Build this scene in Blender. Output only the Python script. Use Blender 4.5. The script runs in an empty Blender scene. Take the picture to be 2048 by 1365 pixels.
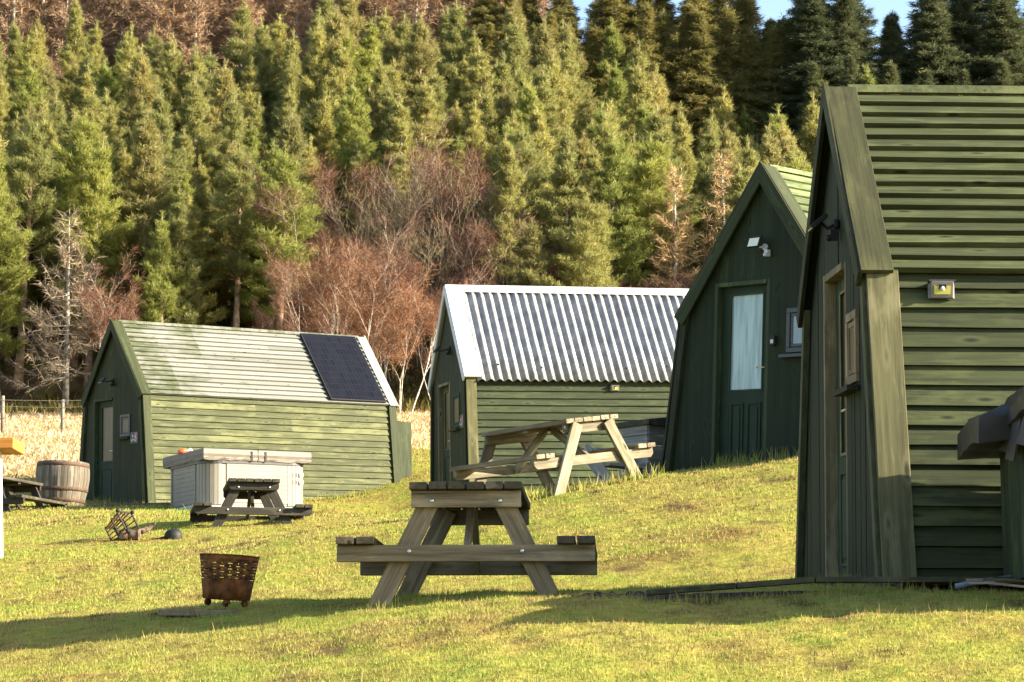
import bpy, math, random
import numpy as np
from mathutils import Vector, Matrix

rnd = random.Random(7)
scene = bpy.context.scene
COL = scene.collection
R = math.radians

# ------------------------------------------------------------------ view of the photograph (used to place things on their terrain)
FPX, YH = 5000.0, 1450.0
PITCH = math.atan((YH - 682.5) / FPX)

def at(x, y, Y):
    """world point at forward distance Y that the photograph shows at pixel x, y"""
    c, s = math.cos(PITCH), math.sin(PITCH)
    dx, dz = (x - 1024) / FPX, (682.5 - y) / FPX
    d = Vector((dx, c - dz * s, s + dz * c))
    return d * (Y / d.y)

# ------------------------------------------------------------------ materials
def new_mat(name):
    m = bpy.data.materials.new(name); m.use_nodes = True
    nt = m.node_tree; nt.nodes.clear()
    return m, nt, nt.nodes, nt.links

def N(nt, t, **kw):
    n = nt.nodes.new(t)
    for k, v in kw.items():
        if k in n.inputs: n.inputs[k].default_value = v
        else: setattr(n, k, v)
    return n

def ramp(nt, fac, stops):
    r = nt.nodes.new('ShaderNodeValToRGB')
    el = r.color_ramp.elements
    while len(el) > 1: el.remove(el[-1])
    el[0].position, el[0].color = stops[0][0], (*stops[0][1], 1)
    for p, c in stops[1:]:
        e = el.new(p); e.color = (*c, 1)
    nt.links.new(fac, r.inputs[0]); return r.outputs[0]

def mixc(nt, fac, a, b, blend='MIX'):
    n = nt.nodes.new('ShaderNodeMix'); n.data_type = 'RGBA'; n.blend_type = blend
    for sock, v in ((n.inputs[0], fac), (n.inputs[6], a), (n.inputs[7], b)):
        if hasattr(v, 'is_linked'): nt.links.new(v, sock)
        elif isinstance(v, (int, float)): sock.default_value = v
        else: sock.default_value = (*v, 1)
    return n.outputs[2]

def out(nt, shader):
    o = nt.nodes.new('ShaderNodeOutputMaterial'); nt.links.new(shader, o.inputs[0])

def wood(name, base, dark, pale, pale_amt=.3, rough=.75, grain=1.0, bump=.4, fade_attr=False, moss=None):
    m, nt, nd, ln = new_mat(name)
    a = N(nt, 'ShaderNodeAttribute', attribute_name='grain')
    mp = N(nt, 'ShaderNodeMapping'); mp.inputs['Scale'].default_value = (1.6 * grain, 38 * grain, 38 * grain); ln.new(a.outputs['Vector'], mp.inputs[0])
    n1 = N(nt, 'ShaderNodeTexNoise', Scale=1.0, Detail=8.0, Roughness=.72); ln.new(mp.outputs[0], n1.inputs['Vector'])
    mp2 = N(nt, 'ShaderNodeMapping'); mp2.inputs['Scale'].default_value = (2.2, 7, 7); ln.new(a.outputs['Vector'], mp2.inputs[0])
    n2 = N(nt, 'ShaderNodeTexNoise', Scale=1.0, Detail=5.0, Roughness=.6); ln.new(mp2.outputs[0], n2.inputs['Vector'])
    v = N(nt, 'ShaderNodeAttribute', attribute_name='var')
    c = ramp(nt, n1.outputs[0], [(.30, tuple(x * .8 for x in dark)), (.47, base), (.66, tuple(min(1, x * 1.5) for x in base))])
    # worn, bleached patches with long shapes
    add = N(nt, 'ShaderNodeMath', operation='ADD'); ln.new(n2.outputs[0], add.inputs[0])
    mul = N(nt, 'ShaderNodeMath', operation='MULTIPLY'); ln.new(n1.outputs[0], mul.inputs[0]); mul.inputs[1].default_value = .45
    ln.new(mul.outputs[0], add.inputs[1])
    add2 = N(nt, 'ShaderNodeMath', operation='ADD'); ln.new(add.outputs[0], add2.inputs[0])
    mul2 = N(nt, 'ShaderNodeMath', operation='MULTIPLY'); ln.new(v.outputs['Fac'], mul2.inputs[0]); mul2.inputs[1].default_value = .13
    ln.new(mul2.outputs[0], add2.inputs[1])
    src = add2.outputs[0]
    if fade_attr:
        fa = N(nt, 'ShaderNodeAttribute', attribute_name='fade')
        m3 = N(nt, 'ShaderNodeMath', operation='MULTIPLY'); ln.new(fa.outputs['Fac'], m3.inputs[0]); m3.inputs[1].default_value = .45
        a3 = N(nt, 'ShaderNodeMath', operation='ADD'); ln.new(src, a3.inputs[0]); ln.new(m3.outputs[0], a3.inputs[1]); src = a3.outputs[0]
    t0 = 1.03 - pale_amt * .36
    tc = N(nt, 'ShaderNodeTexCoord'); n5 = N(nt, 'ShaderNodeTexNoise', Scale=1.5, Detail=4.0, Roughness=.6); ln.new(tc.outputs['Object'], n5.inputs['Vector'])
    m5 = N(nt, 'ShaderNodeMath', operation='MULTIPLY_ADD'); ln.new(n5.outputs[0], m5.inputs[0]); m5.inputs[1].default_value = .9 if fade_attr else .3; m5.inputs[2].default_value = -.45 if fade_attr else -.15
    a5 = N(nt, 'ShaderNodeMath', operation='ADD'); ln.new(src, a5.inputs[0]); ln.new(m5.outputs[0], a5.inputs[1]); src = a5.outputs[0]
    f = ramp(nt, src, [(t0 - (.17 if fade_attr else .07), (0, 0, 0)), (t0 + (.22 if fade_attr else .11), (1, 1, 1))])
    c = mixc(nt, f, c, pale)
    # knots
    mp3 = N(nt, 'ShaderNodeMapping'); mp3.inputs['Scale'].default_value = (2.4, 8, 8); ln.new(a.outputs['Vector'], mp3.inputs[0])
    vo = N(nt, 'ShaderNodeTexVoronoi', Scale=1.0); ln.new(mp3.outputs[0], vo.inputs['Vector'])
    kf = ramp(nt, vo.outputs['Distance'], [(.05, (1, 1, 1)), (.13, (0, 0, 0))])
    c = mixc(nt, kf, c, tuple(x * .5 for x in dark))
    hf = ramp(nt, vo.outputs['Distance'], [(.10, (0, 0, 0)), (.17, (.5, .5, .5)), (.30, (0, 0, 0))])
    c = mixc(nt, hf, c, pale)
    # per board tone
    tone = ramp(nt, v.outputs['Fac'], [(0, (.78, .8, .78)), (1, (1.18, 1.16, 1.14))])
    c = mixc(nt, 1.0, c, tone, 'MULTIPLY')
    if moss:
        g = N(nt, 'ShaderNodeNewGeometry'); mn = N(nt, 'ShaderNodeTexNoise', Scale=14.0, Detail=6.0); ln.new(g.outputs['Position'], mn.inputs['Vector'])
        c = mixc(nt, ramp(nt, mn.outputs[0], [(.5, (0, 0, 0)), (.64, (.8, .8, .8))]), c, moss)
    b = N(nt, 'ShaderNodeBump', Strength=bump, Distance=.006); ln.new(n1.outputs[0], b.inputs['Height'])
    p = N(nt, 'ShaderNodeBsdfPrincipled', Roughness=rough); ln.new(c, p.inputs['Base Color']); ln.new(b.outputs[0], p.inputs['Normal'])
    p.inputs['Specular IOR Level'].default_value = .25
    out(nt, p.outputs[0]); return m

def plain(name, col, rough=.5, metal=0.0, noise=.15, scale=30.0, spec=.4, bump=0.0, col2=None):
    m, nt, nd, ln = new_mat(name)
    t = N(nt, 'ShaderNodeTexCoord')
    n = N(nt, 'ShaderNodeTexNoise', Scale=scale, Detail=6.0, Roughness=.6); ln.new(t.outputs['Object'], n.inputs['Vector'])
    lo = tuple(x * (1 - noise) for x in col); hi = col2 or tuple(min(1, x * (1 + noise)) for x in col)
    c = ramp(nt, n.outputs[0], [(.35, lo), (.65, hi)])
    p = N(nt, 'ShaderNodeBsdfPrincipled', Roughness=rough, Metallic=metal); ln.new(c, p.inputs['Base Color'])
    p.inputs['Specular IOR Level'].default_value = spec
    if bump:
        b = N(nt, 'ShaderNodeBump', Strength=bump, Distance=.01); ln.new(n.outputs[0], b.inputs['Height']); ln.new(b.outputs[0], p.inputs['Normal'])
    out(nt, p.outputs[0]); return m

def foliage(name, stops, transl=.3, rnd_amt=.35):
    m, nt, nd, ln = new_mat(name)
    v = N(nt, 'ShaderNodeAttribute', attribute_name='var')
    oi = N(nt, 'ShaderNodeObjectInfo')
    c = ramp(nt, v.outputs['Fac'], stops)
    tone = ramp(nt, oi.outputs['Random'], [(0, (1 - rnd_amt, 1 - rnd_amt * .75, 1 - rnd_amt * .6)), (.5, (1, 1, 1)), (1, (1 + rnd_amt, 1 + rnd_amt * .7, 1 + rnd_amt * .3))])
    c = mixc(nt, 1.0, c, tone, 'MULTIPLY')
    d = N(nt, 'ShaderNodeBsdfDiffuse'); ln.new(c, d.inputs[0])
    t = N(nt, 'ShaderNodeBsdfTranslucent'); ln.new(c, t.inputs[0])
    x = N(nt, 'ShaderNodeMixShader', Fac=transl) if False else nt.nodes.new('ShaderNodeMixShader')
    x.inputs[0].default_value = transl
    ln.new(d.outputs[0], x.inputs[1]); ln.new(t.outputs[0], x.inputs[2])
    out(nt, x.outputs[0]); return m

# ------------------------------------------------------------------ mesh builder
class MB:
    def __init__(s): s.v = []; s.f = []; s.g = []; s.var = []; s.fade = []; s.sm = []
    def face(s, idx, g=None, var=.5, fade=0.0, smooth=False):
        s.f.append(tuple(idx)); s.g.append(g or [tuple(s.v[i]) for i in idx]); s.var.append(var); s.fade.append(fade); s.sm.append(smooth)
    def hexa(s, P, G=None, var=None, fade=None):
        """8 points: 0-3 bottom ring, 4-7 top ring. G: grain coordinates"""
        var = rnd.random() if var is None else var
        b = len(s.v); s.v += [tuple(p) for p in P]
        off = (rnd.uniform(0, 50), rnd.uniform(0, 50), rnd.uniform(0, 50))
        G = G or P
        G = [tuple(g[k] + off[k] for k in range(3)) for g in G]
        for q in ((3, 2, 1, 0), (4, 5, 6, 7), (0, 1, 5, 4), (1, 2, 6, 5), (2, 3, 7, 6), (3, 0, 4, 7)):
            fd = 0.0 if fade is None else sum(fade[i] for i in q) / 4
            s.face([b + i for i in q], [G[i] for i in q], var, fd)
    def board(s, c, L, W, T, l, w, t, var=None):
        """box centred at c; L, W, T unit axes with sizes l, w, t (grain runs along L)"""
        c, L, W, T = (Vector(x) for x in (c, L, W, T))
        P = []; G = []
        for k in (-.5, .5):
            for i, j in ((-.5, -.5), (.5, -.5), (.5, .5), (-.5, .5)):
                P.append(c + L * (i * l) + W * (j * w) + T * (k * t)); G.append((i * l, j * w, k * t))
        s.hexa(P, G, var)
    def beam(s, p, q, w, t, side=(0, 1, 0), var=None):
        """board from p to q; `side` approximates the thickness axis"""
        p, q = Vector(p), Vector(q); L = (q - p); n = L.length; L.normalize()
        T = Vector(side); T = (T - L * T.dot(L)).normalized(); W = T.cross(L)
        s.board((p + q) / 2, L, W, T, n, w, t, var)
    def prism(s, pts, d, g=None, var=None):
        """polygon pts (3D, counter-clockwise seen against d) pushed along d"""
        var = rnd.random() if var is None else var
        n = len(pts); b = len(s.v); d = Vector(d)
        s.v += [tuple(p) for p in pts] + [tuple(Vector(p) + d) for p in pts]
        off = (rnd.uniform(0, 50), rnd.uniform(0, 50), rnd.uniform(0, 50))
        gg = [tuple((g(Vector(s.v[b + i])) if g else Vector(s.v[b + i]))[k] + off[k] for k in range(3)) for i in range(2 * n)]
        s.face([b + i for i in range(n)], [gg[i] for i in range(n)], var)
        s.face([b + n + i for i in reversed(range(n))], [gg[n + i] for i in reversed(range(n))], var)
        for i in range(n):
            j = (i + 1) % n; q = (i, n + i, n + j, j)
            s.face([b + k for k in q], [gg[k] for k in q], var)
    def tube(s, pts, radii, seg=6, var=.5, caps=True, smooth=True):
        pts = [Vector(p) for p in pts]; b = len(s.v); n = len(pts)
        for i, p in enumerate(pts):
            d = (pts[min(i + 1, n - 1)] - pts[max(i - 1, 0)]).normalized()
            a = d.cross(Vector((0, 0, 1)) if abs(d.z) < .9 else Vector((1, 0, 0))).normalized(); c = d.cross(a)
            for k in range(seg):
                t = 2 * math.pi * k / seg
                s.v.append(tuple(p + (a * math.cos(t) + c * math.sin(t)) * radii[i]))
        for i in range(n - 1):
            for k in range(seg):
                k2 = (k + 1) % seg
                s.face((b + i * seg + k, b + i * seg + k2, b + (i + 1) * seg + k2, b + (i + 1) * seg + k), None, var, 0, smooth)
        if caps:
            s.face([b + k for k in reversed(range(seg))], None, var); s.face([b + (n - 1) * seg + k for k in range(seg)], None, var)
    def lathe(s, prof, c=(0, 0, 0), seg=24, var=.5, skip=None, smooth=True, varf=None):
        b = len(s.v); n = len(prof)
        for r, z in prof:
            for k in range(seg):
                t = 2 * math.pi * k / seg
                s.v.append((c[0] + r * math.cos(t), c[1] + r * math.sin(t), c[2] + z))
        for i in range(n - 1):
            for k in range(seg):
                if skip and skip(i, k): continue
                k2 = (k + 1) % seg; t = 2 * math.pi * k / seg
                g = [(z, tt, 0) for z, tt in ((prof[i][1], t), (prof[i][1], t + .3), (prof[i + 1][1], t + .3), (prof[i + 1][1], t))]
                s.face((b + i * seg + k, b + i * seg + k2, b + (i + 1) * seg + k2, b + (i + 1) * seg + k), g, varf(k) if varf else var, 0, smooth)
    def ball(s, c, r, seg=10, rings=6, sq=(1, 1, 1), var=.5):
        b0 = len(s.v)
        s.lathe([(r * math.sin(math.pi * (i + .02) / (rings + .04)), -r * math.cos(math.pi * (i + .02) / (rings + .04))) for i in range(rings + 1)], (0, 0, 0), seg, var)
        for i in range(b0, len(s.v)):
            v = s.v[i]; s.v[i] = (c[0] + v[0] * sq[0], c[1] + v[1] * sq[1], c[2] + v[2] * sq[2])
    def build(s, name, mat, parent=None, bevel=0.0):
        me = bpy.data.meshes.new(name); me.from_pydata(s.v, [], s.f); me.materials.append(mat)
        nl = len(me.loops)
        a = me.attributes.new('grain', 'FLOAT_VECTOR', 'CORNER'); a.data.foreach_set('vector', np.array([c for g in s.g for p in g for c in p], 'f'))
        lens = [len(f) for f in s.f]
        a = me.attributes.new('var', 'FLOAT', 'FACE'); a.data.foreach_set('value', np.array(s.var, 'f'))
        if any(s.fade):
            a = me.attributes.new('fade', 'FLOAT', 'FACE'); a.data.foreach_set('value', np.array(s.fade, 'f'))
        me.polygons.foreach_set('use_smooth', s.sm); me.update()
        o = bpy.data.objects.new(name, me); COL.objects.link(o)
        if parent: o.parent = parent
        if bevel:
            b = o.modifiers.new('edge', 'BEVEL'); b.width = bevel; b.segments = 2; b.limit_method = 'ANGLE'; b.angle_limit = R(40)
        return o

def mesh_np(name, V, F, mat, var=None, colors=None, parent=None):
    """big meshes of triangles from numpy arrays"""
    me = bpy.data.meshes.new(name)
    V = np.asarray(V, 'f').reshape(-1, 3); F = np.asarray(F, 'i').reshape(-1, 3)
    me.vertices.add(len(V)); me.vertices.foreach_set('co', V.ravel())
    me.loops.add(F.size); me.loops.foreach_set('vertex_index', F.ravel())
    me.polygons.add(len(F)); me.polygons.foreach_set('loop_start', np.arange(0, F.size, 3, dtype='i'))
    if var is not None:
        a = me.attributes.new('var', 'FLOAT', 'FACE'); a.data.foreach_set('value', np.asarray(var, 'f'))
    me.update(calc_edges=True); me.materials.append(mat)
    o = bpy.data.objects.new(name, me); COL.objects.link(o)
    if parent: o.parent = parent
    return o

def tag(o, label=None, cat=None, group=None, kind=None):
    if label: o['label'] = label
    if cat: o['category'] = cat
    if group: o['group'] = group
    if kind: o['kind'] = kind
    return o

def thing(name, label, cat, loc=(0, 0, 0), rot=(0, 0, 0), group=None, mat=None):
    o = bpy.data.objects.new(name, None); COL.objects.link(o); o.empty_display_size = .2
    if mat is not None: o.matrix_world = mat
    else: o.location = loc; o.rotation_euler = rot
    return tag(o, label, cat, group)

def frame_mat(loc, yaw, pitch=0, roll=0):
    """yaw turns the length axis to the right of the view, pitch lifts its far end, roll lifts the right side"""
    ya, pi, ro = R(yaw), R(pitch), R(roll)
    l = Vector((math.sin(ya), math.cos(ya), 0)); u = Vector((math.cos(ya), -math.sin(ya), 0)); w = Vector((0, 0, 1))
    l2 = l * math.cos(pi) + w * math.sin(pi); w2 = w * math.cos(pi) - l * math.sin(pi)
    u2 = u * math.cos(ro) + w2 * math.sin(ro); w3 = w2 * math.cos(ro) - u * math.sin(ro)
    M = Matrix((u2, l2, w3)).transposed().to_4x4(); M.translation = Vector(loc); return M

# ------------------------------------------------------------------ terrain
CP = []
def cpx(x, y, Y): p = at(x, y, Y); CP.append((p.x, p.y, p.z))
for c in ((0, 0, -1.6), (-4, 0, -2.2), (4, 0, -1.4), (0, 6, -.62), (-3, 6, -1.05), (3, 6, -.5), (0, 9, -.12), (0, 11, .2), (-2.3, 11, -.1), (2.3, 11, .3),
          (0, 12.5, .46), (1.2, 12.6, .52), (2.4, 12.6, .62), (3.6, 12.8, .68), (-1.2, 12.6, .31), (-2.6, 12.6, .12)): CP.append(c)
for c in ((1024, 1197, 14.2), (880, 1203, 14.5), (740, 1214, 14.7), (450, 1252, 14.9), (100, 1290, 15.2), (1220, 1199, 13.7), (1300, 1200, 13.42), (1500, 1197, 13.4), (1750, 1190, 13.4), (2000, 1186, 13.4), (1300, 1180, 14.2), (1500, 1174, 14.2), (1750, 1172, 14.2), (2000, 1172, 14.2),
          (450, 1215, 15.9), (60, 1244, 16.6), (720, 1202, 15.4), (900, 1196, 15.8), (1100, 1192, 15.8), (1300, 1184, 15.8),
          (450, 1214, 18), (60, 1241, 19), (720, 1200, 17.9), (900, 1194, 17.9), (1100, 1188, 17.9), (1300, 1180, 17.7), (1600, 1168, 17.3),
          (1900, 1178, 15.5), (2048, 1160, 18), (60, 1160, 23), (350, 1140, 22.5), (640, 1120, 22), (900, 1105, 21.5), (1200, 1090, 20.5), (1500, 1080, 19.8),
          (60, 1104, 25.3), (60, 1106, 29.3), (60, 1090, 31), (240, 1101, 25), (240, 1103, 29), (240, 1077, 30.6), (430, 1091, 24.5), (430, 1096, 29), (430, 1056, 32), (600, 1074, 24), (600, 1080, 29.4), (600, 1042, 32.6), (800, 1058, 23.5), (800, 1063, 30), (800, 1044, 36), (950, 1040, 23.6), (950, 1045, 31), (950, 1030, 36), (1020, 1022, 24), (1110, 986, 24.6), (1290, 952, 25.2), (1400, 1000, 22.8), (1600, 1000, 22),
          (1500, 938, 24.7), (1600, 922, 24.4), (1340, 948, 26.6), (1700, 915, 24.5), (1900, 900, 26),
          (60, 1032, 38), (120, 1016, 41), (297, 1016, 42), (160, 1018, 44.3), (450, 1017, 40), (640, 1032, 42), (790, 1028, 44.6), (900, 1010, 40), (1000, 985, 39.6), (1200, 985, 38), (1400, 975, 42),
          (840, 960, 47), (840, 893, 58), (840, 832, 80), (60, 945, 50), (60, 890, 62), (60, 836, 80), (1300, 840, 80), (1300, 900, 60), (1900, 880, 50), (1900, 850, 70), (400, 836, 80), (1900, 820, 85)): cpx(*c)
CP = np.array(CP)
def _ab(X, Y):
    Y = np.clip(Y, -4.0, 92.0); return np.clip(2 * X / (Y + 6), -.75, .75), np.log(Y + 6)
def _phi(r2): return .5 * r2 * np.log(r2 + 1e-9)
_a, _b = _ab(CP[:, 0], CP[:, 1]); _n = len(CP)
_K = _phi((_a[:, None] - _a) ** 2 + (_b[:, None] - _b) ** 2) + np.eye(_n) * .0006
_P = np.stack([np.ones(_n), _a, _b], 1)
_S = np.block([[_K, _P], [_P.T, np.zeros((3, 3))]])
_W = np.linalg.solve(_S, np.concatenate([(CP[:, 2] + 1.6) - .115 * CP[:, 1], np.zeros(3)]))
_waves = [(rnd.uniform(0, 6.28), rnd.uniform(0, 6.28), rnd.uniform(.7, 1.6)) for _ in range(14)]
def sstep(a, b, x): t = np.clip((x - a) / (b - a), 0, 1); return t * t * (3 - 2 * t)
def vnoise(X, Y, s, k=0):
    r = 0
    for i, (p, q, m) in enumerate(_waves[k:k + 7]):
        an = i * 2.399 + k; r = r + np.sin((X * math.cos(an) + Y * math.sin(an)) * m * s * (1 + .35 * i) + p) * .5 ** (i * .35)
    return r / 3.2
def ground(X, Y, bumps=True):
    X = np.atleast_1d(np.asarray(X, float)); Y = np.atleast_1d(np.asarray(Y, float))
    z = np.empty_like(X)
    for i in range(0, len(X), 40000):
        x, y = X[i:i + 40000], np.minimum(Y[i:i + 40000], 87.0)
        a, b = _ab(x, y)
        k = _phi((a[:, None] - _a) ** 2 + (b[:, None] - _b) ** 2)
        z[i:i + 40000] = k @ _W[:_n] + _W[_n] + _W[_n + 1] * a + _W[_n + 2] * b - 1.6 + .115 * y
    right = sstep(-1.0, 12.0, X)
    sl = .50 * (1 - right) + .31 * right
    crest = 180 * (1 - right) + 122 * right
    d = np.maximum(Y - 86.5, 0); dc = np.maximum(crest - 86.5, 0)
    up = np.where(d < dc, d, dc + (d - dc) * .02)
    z = z + sl * up * sstep(0, 6, d) + np.where(d < 6, .16 * d * (1 - sstep(0, 6, d)), 0)
    if bumps:
        z = z + (vnoise(X, Y, 2.6) * .018 + vnoise(X, Y, 7.5, 4) * .016 + vnoise(X, Y, 17.0, 1) * .008) * (1 - sstep(22, 48, Y)) + vnoise(X, Y, .9, 5) * .05 * sstep(18, 30, Y) + vnoise(X, Y, .35, 3) * .5 * sstep(90, 105, Y)
    return z
def gz(x, y): return float(ground([x], [y])[0])

# ------------------------------------------------------------------ base palette
GREEN = dict(base=(.060, .080, .030), dark=(.030, .042, .018), pale=(.19, .21, .085))
M = {}
M['clad_fresh'] = wood('green_cladding', (0.0256, 0.0336, 0.0114), (0.0123, 0.0162, 0.0055), (0.0550, 0.0671, 0.0237), .42)
M['clad_mid'] = wood('green_cladding_mid', (0.0216, 0.0306, 0.0118), (0.0104, 0.0147, 0.0056), (0.0459, 0.0614, 0.0246), .44)
M['clad_faded'] = wood('green_cladding_faded', (0.0480, 0.0553, 0.0216), (0.0230, 0.0265, 0.0103), (0.1006, 0.1094, 0.0474), .56)
M['roof_faded'] = wood('weathered_roof_boards', (0.0553, 0.0679, 0.0326), (0.0277, 0.0340, 0.0162), (0.1646, 0.1698, 0.1564), .55, fade_attr=True)
M['roof_green'] = wood('green_roof_boards', (0.0344, 0.0426, 0.0158), (0.0165, 0.0204, 0.0077), (0.0730, 0.0850, 0.0336), .46)
M['roof_pale'] = wood('pale_green_roof_boards', (0.0703, 0.0926, 0.0398), (0.0337, 0.0444, 0.0191), (0.1454, 0.1871, 0.0855), .46)
M['trim'] = wood('green_trim_board', (0.0243, 0.0265, 0.0099), (0.0117, 0.0127, 0.0048), (0.0513, 0.0533, 0.0207), .38, grain=.7)
M['trim_mid'] = wood('green_trim_board_mid', (0.0269, 0.0344, 0.0118), (0.0129, 0.0165, 0.0057), (0.0569, 0.0697, 0.0244), .30, grain=.7)
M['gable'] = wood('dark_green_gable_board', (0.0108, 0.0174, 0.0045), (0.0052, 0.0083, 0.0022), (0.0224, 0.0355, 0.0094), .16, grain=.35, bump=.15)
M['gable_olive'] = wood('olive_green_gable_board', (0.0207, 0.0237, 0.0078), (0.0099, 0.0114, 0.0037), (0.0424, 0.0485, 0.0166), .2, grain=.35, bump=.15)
M['trim_pale'] = wood('pale_olive_trim', (0.0700, 0.0689, 0.0306), (0.0382, 0.0394, 0.0178), (0.1400, 0.1312, 0.0700), .30, grain=.7)
M['grey_barge'] = wood('silver_grey_barge_board', (.22, .22, .21), (.13, .13, .125), (.34, .34, .32), .34, grain=.7)
M['door_paint'] = plain('dark_green_door_paint', (.014, .027, .013), .65, noise=.15, scale=6, spec=.2)
M['door_frame'] = wood('green_door_frame', (0.0284, 0.0402, 0.0170), (0.0136, 0.0193, 0.0082), (0.0594, 0.0817, 0.0356), .2, grain=.6)
M['door_tan'] = wood('bare_tan_frame', (0.1381, 0.1119, 0.0620), (0.0663, 0.0537, 0.0297), (0.2805, 0.2310, 0.1320), .35, grain=.6)
M['window_grey'] = plain('dark_grey_window_paint', (.03, .033, .036), .45, noise=.1)
M['window_brown'] = wood('brown_window_wood', (0.1614, 0.1193, 0.0713), (0.0775, 0.0573, 0.0342), (0.3300, 0.2475, 0.1485), .3)
M['black'] = plain('black_plastic', (.009, .009, .009), .65, noise=.2)
M['grey_pl'] = plain('light_grey_plastic', (.45, .46, .48), .4, noise=.06)
M['grey_dark'] = plain('mid_grey_plastic', (.17, .165, .16), .4, noise=.1)
M['led'] = plain('lamp_led_panel', (.72, .70, .55), .35, noise=.04)
M['led_yellow'] = plain('yellow_led_panel', (.55, .52, .12), .35, noise=.05)
M['brass'] = plain('brass', (.62, .48, .22), .3, .8, noise=.1)
M['chrome'] = plain('steel_bolt', (.62, .62, .62), .3, .9, noise=.05)
M['white_flash'] = plain('white_metal_flashing', (.55, .56, .57), .45, noise=.03, scale=3)
M['zinc'] = plain('galvanised_corrugated_sheet', (.22, .222, .226), .5, .12, noise=.34, scale=5, spec=.5)
M['tub_panel'] = plain('pale_grey_tub_panel', (.21, .195, .165), .5, noise=.08, scale=4)
M['tub_cover'] = plain('taupe_vinyl_cover', (.125, .11, .09), .5, noise=.1, scale=5, bump=.15)
M['tub_cover_brown'] = plain('brown_vinyl_cover', (.026, .021, .017), .45, noise=.18, scale=7, bump=.2)
M['tub_rim'] = plain('dark_tub_rim', (.07, .07, .075), .35, noise=.1)
M['concrete'] = plain('pale_concrete', (.40, .38, .34), .85, noise=.14, scale=16, bump=.3)
M['rust'] = plain('rusted_steel', (.05, .024, .012), .85, .0, noise=.5, scale=14, spec=.2, bump=.3, col2=(.20, .078, .024))
M['soot'] = plain('sooty_iron', (.018, .015, .013), .8, .1, noise=.4, scale=25, bump=.3)
M['rust_hot'] = plain('orange_rust', (.13, .055, .016), .85, noise=.5, scale=22, bump=.3)
M['table_near'] = wood('weathered_table_timber', (0.1657, 0.1298, 0.0798), (0.0796, 0.0623, 0.0383), (0.3357, 0.2694, 0.1693), .34, moss=None)
M['table_top_near'] = wood('dark_table_planks', (0.0670, 0.0524, 0.0346), (0.0322, 0.0251, 0.0166), (0.1361, 0.1089, 0.0726), .22, moss=(.05, .055, .02))
M['table_dark'] = wood('dark_stained_table_timber', (0.0294, 0.0262, 0.0210), (0.0141, 0.0126, 0.0101), (0.0599, 0.0544, 0.0436), .22)
M['table_top_dark'] = wood('mossy_dark_planks', (0.0337, 0.0303, 0.0233), (0.0162, 0.0145, 0.0112), (0.0693, 0.0624, 0.0485), .2, moss=(.075, .07, .03))
M['table_light'] = wood('pale_table_timber', (0.1226, 0.1073, 0.0699), (0.0588, 0.0515, 0.0335), (0.2462, 0.2203, 0.1519), .42)
M['table_top_light'] = wood('pale_table_planks', (0.1461, 0.1191, 0.0781), (0.0701, 0.0572, 0.0375), (0.2945, 0.2454, 0.1683), .34)
M['sleeper'] = wood('old_sleeper_timber', (0.0979, 0.0812, 0.0561), (0.0470, 0.0390, 0.0269), (0.1980, 0.1683, 0.1188), .28)
M['deck_edge'] = wood('mossy_deck_board', (0.0408, 0.0377, 0.0223), (0.0196, 0.0181, 0.0107), (0.0832, 0.0772, 0.0475), .24, moss=(.06, .075, .02))
M['splinter'] = wood('splintered_raw_timber', (0.2310, 0.1968, 0.1457), (0.1109, 0.0945, 0.0699), (0.4620, 0.4066, 0.3142), .4)
M['grey_wood'] = wood('grey_weathered_timber', (0.2146, 0.1978, 0.1737), (0.1030, 0.0950, 0.0833), (0.4410, 0.4084, 0.3593), .34)
M['barrel'] = wood('bleached_barrel_staves', (0.0991, 0.0846, 0.0643), (0.0476, 0.0406, 0.0309), (0.2003, 0.1751, 0.1363), .40, grain=.6)
M['hoop'] = plain('rusty_barrel_hoop', (.08, .045, .028), .75, .2, noise=.35, scale=18)
M['post'] = wood('silvered_fence_post', (0.1278, 0.1161, 0.0937), (0.0614, 0.0557, 0.0450), (0.2599, 0.2391, 0.1975), .4)
M['wire'] = plain('fence_wire', (.25, .25, .24), .4, .7)
M['orange'] = wood('orange_stained_board', (0.3770, 0.1641, 0.0357), (0.1809, 0.0788, 0.0172), (0.7623, 0.3465, 0.0809), .3)
M['white_paint'] = plain('white_painted_post', (.6, .59, .55), .55, noise=.04, scale=10)
M['red'] = plain('orange_red_plastic', (.7, .09, .025), .4, noise=.1)
M['white_pl'] = plain('white_plastic', (.75, .74, .7), .4, noise=.05)
M['sticker'] = plain('dark_sign_plate', (.05, .05, .055), .5, noise=.2)
M['pink'] = plain('pink_sign_print', (.55, .16, .2), .5)
M['pipe'] = plain('grey_plastic_pipe', (.16, .17, .2), .4, noise=.08)
M['log'] = plain('charred_log_bark', (.05, .035, .025), .9, noise=.6, scale=9, bump=.8, col2=(.24, .16, .11))
M['stone'] = plain('brown_stone_slab', (.16, .12, .085), .9, noise=.3, scale=20, bump=.5)
M['bark'] = plain('grey_brown_pine_bark', (.13, .10, .075), .9, noise=.4, scale=6, bump=.6, col2=(.26, .20, .145))
M['bark_orange'] = plain('orange_pine_bark', (.26, .16, .09), .9, noise=.4, scale=4, bump=.4, col2=(.48, .34, .22))
M['bark_pale'] = plain('silver_birch_bark', (.36, .32, .27), .75, noise=.5, scale=5, col2=(.58, .53, .45))
M['bark_grey'] = plain('lichen_grey_bark', (.17, .15, .12), .9, noise=.4, scale=5, bump=.4, col2=(.36, .33, .27))
M['bark_olive'] = plain('olive_grey_bark', (.18, .155, .095), .85, noise=.3, scale=5, col2=(.32, .28, .18))

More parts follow.
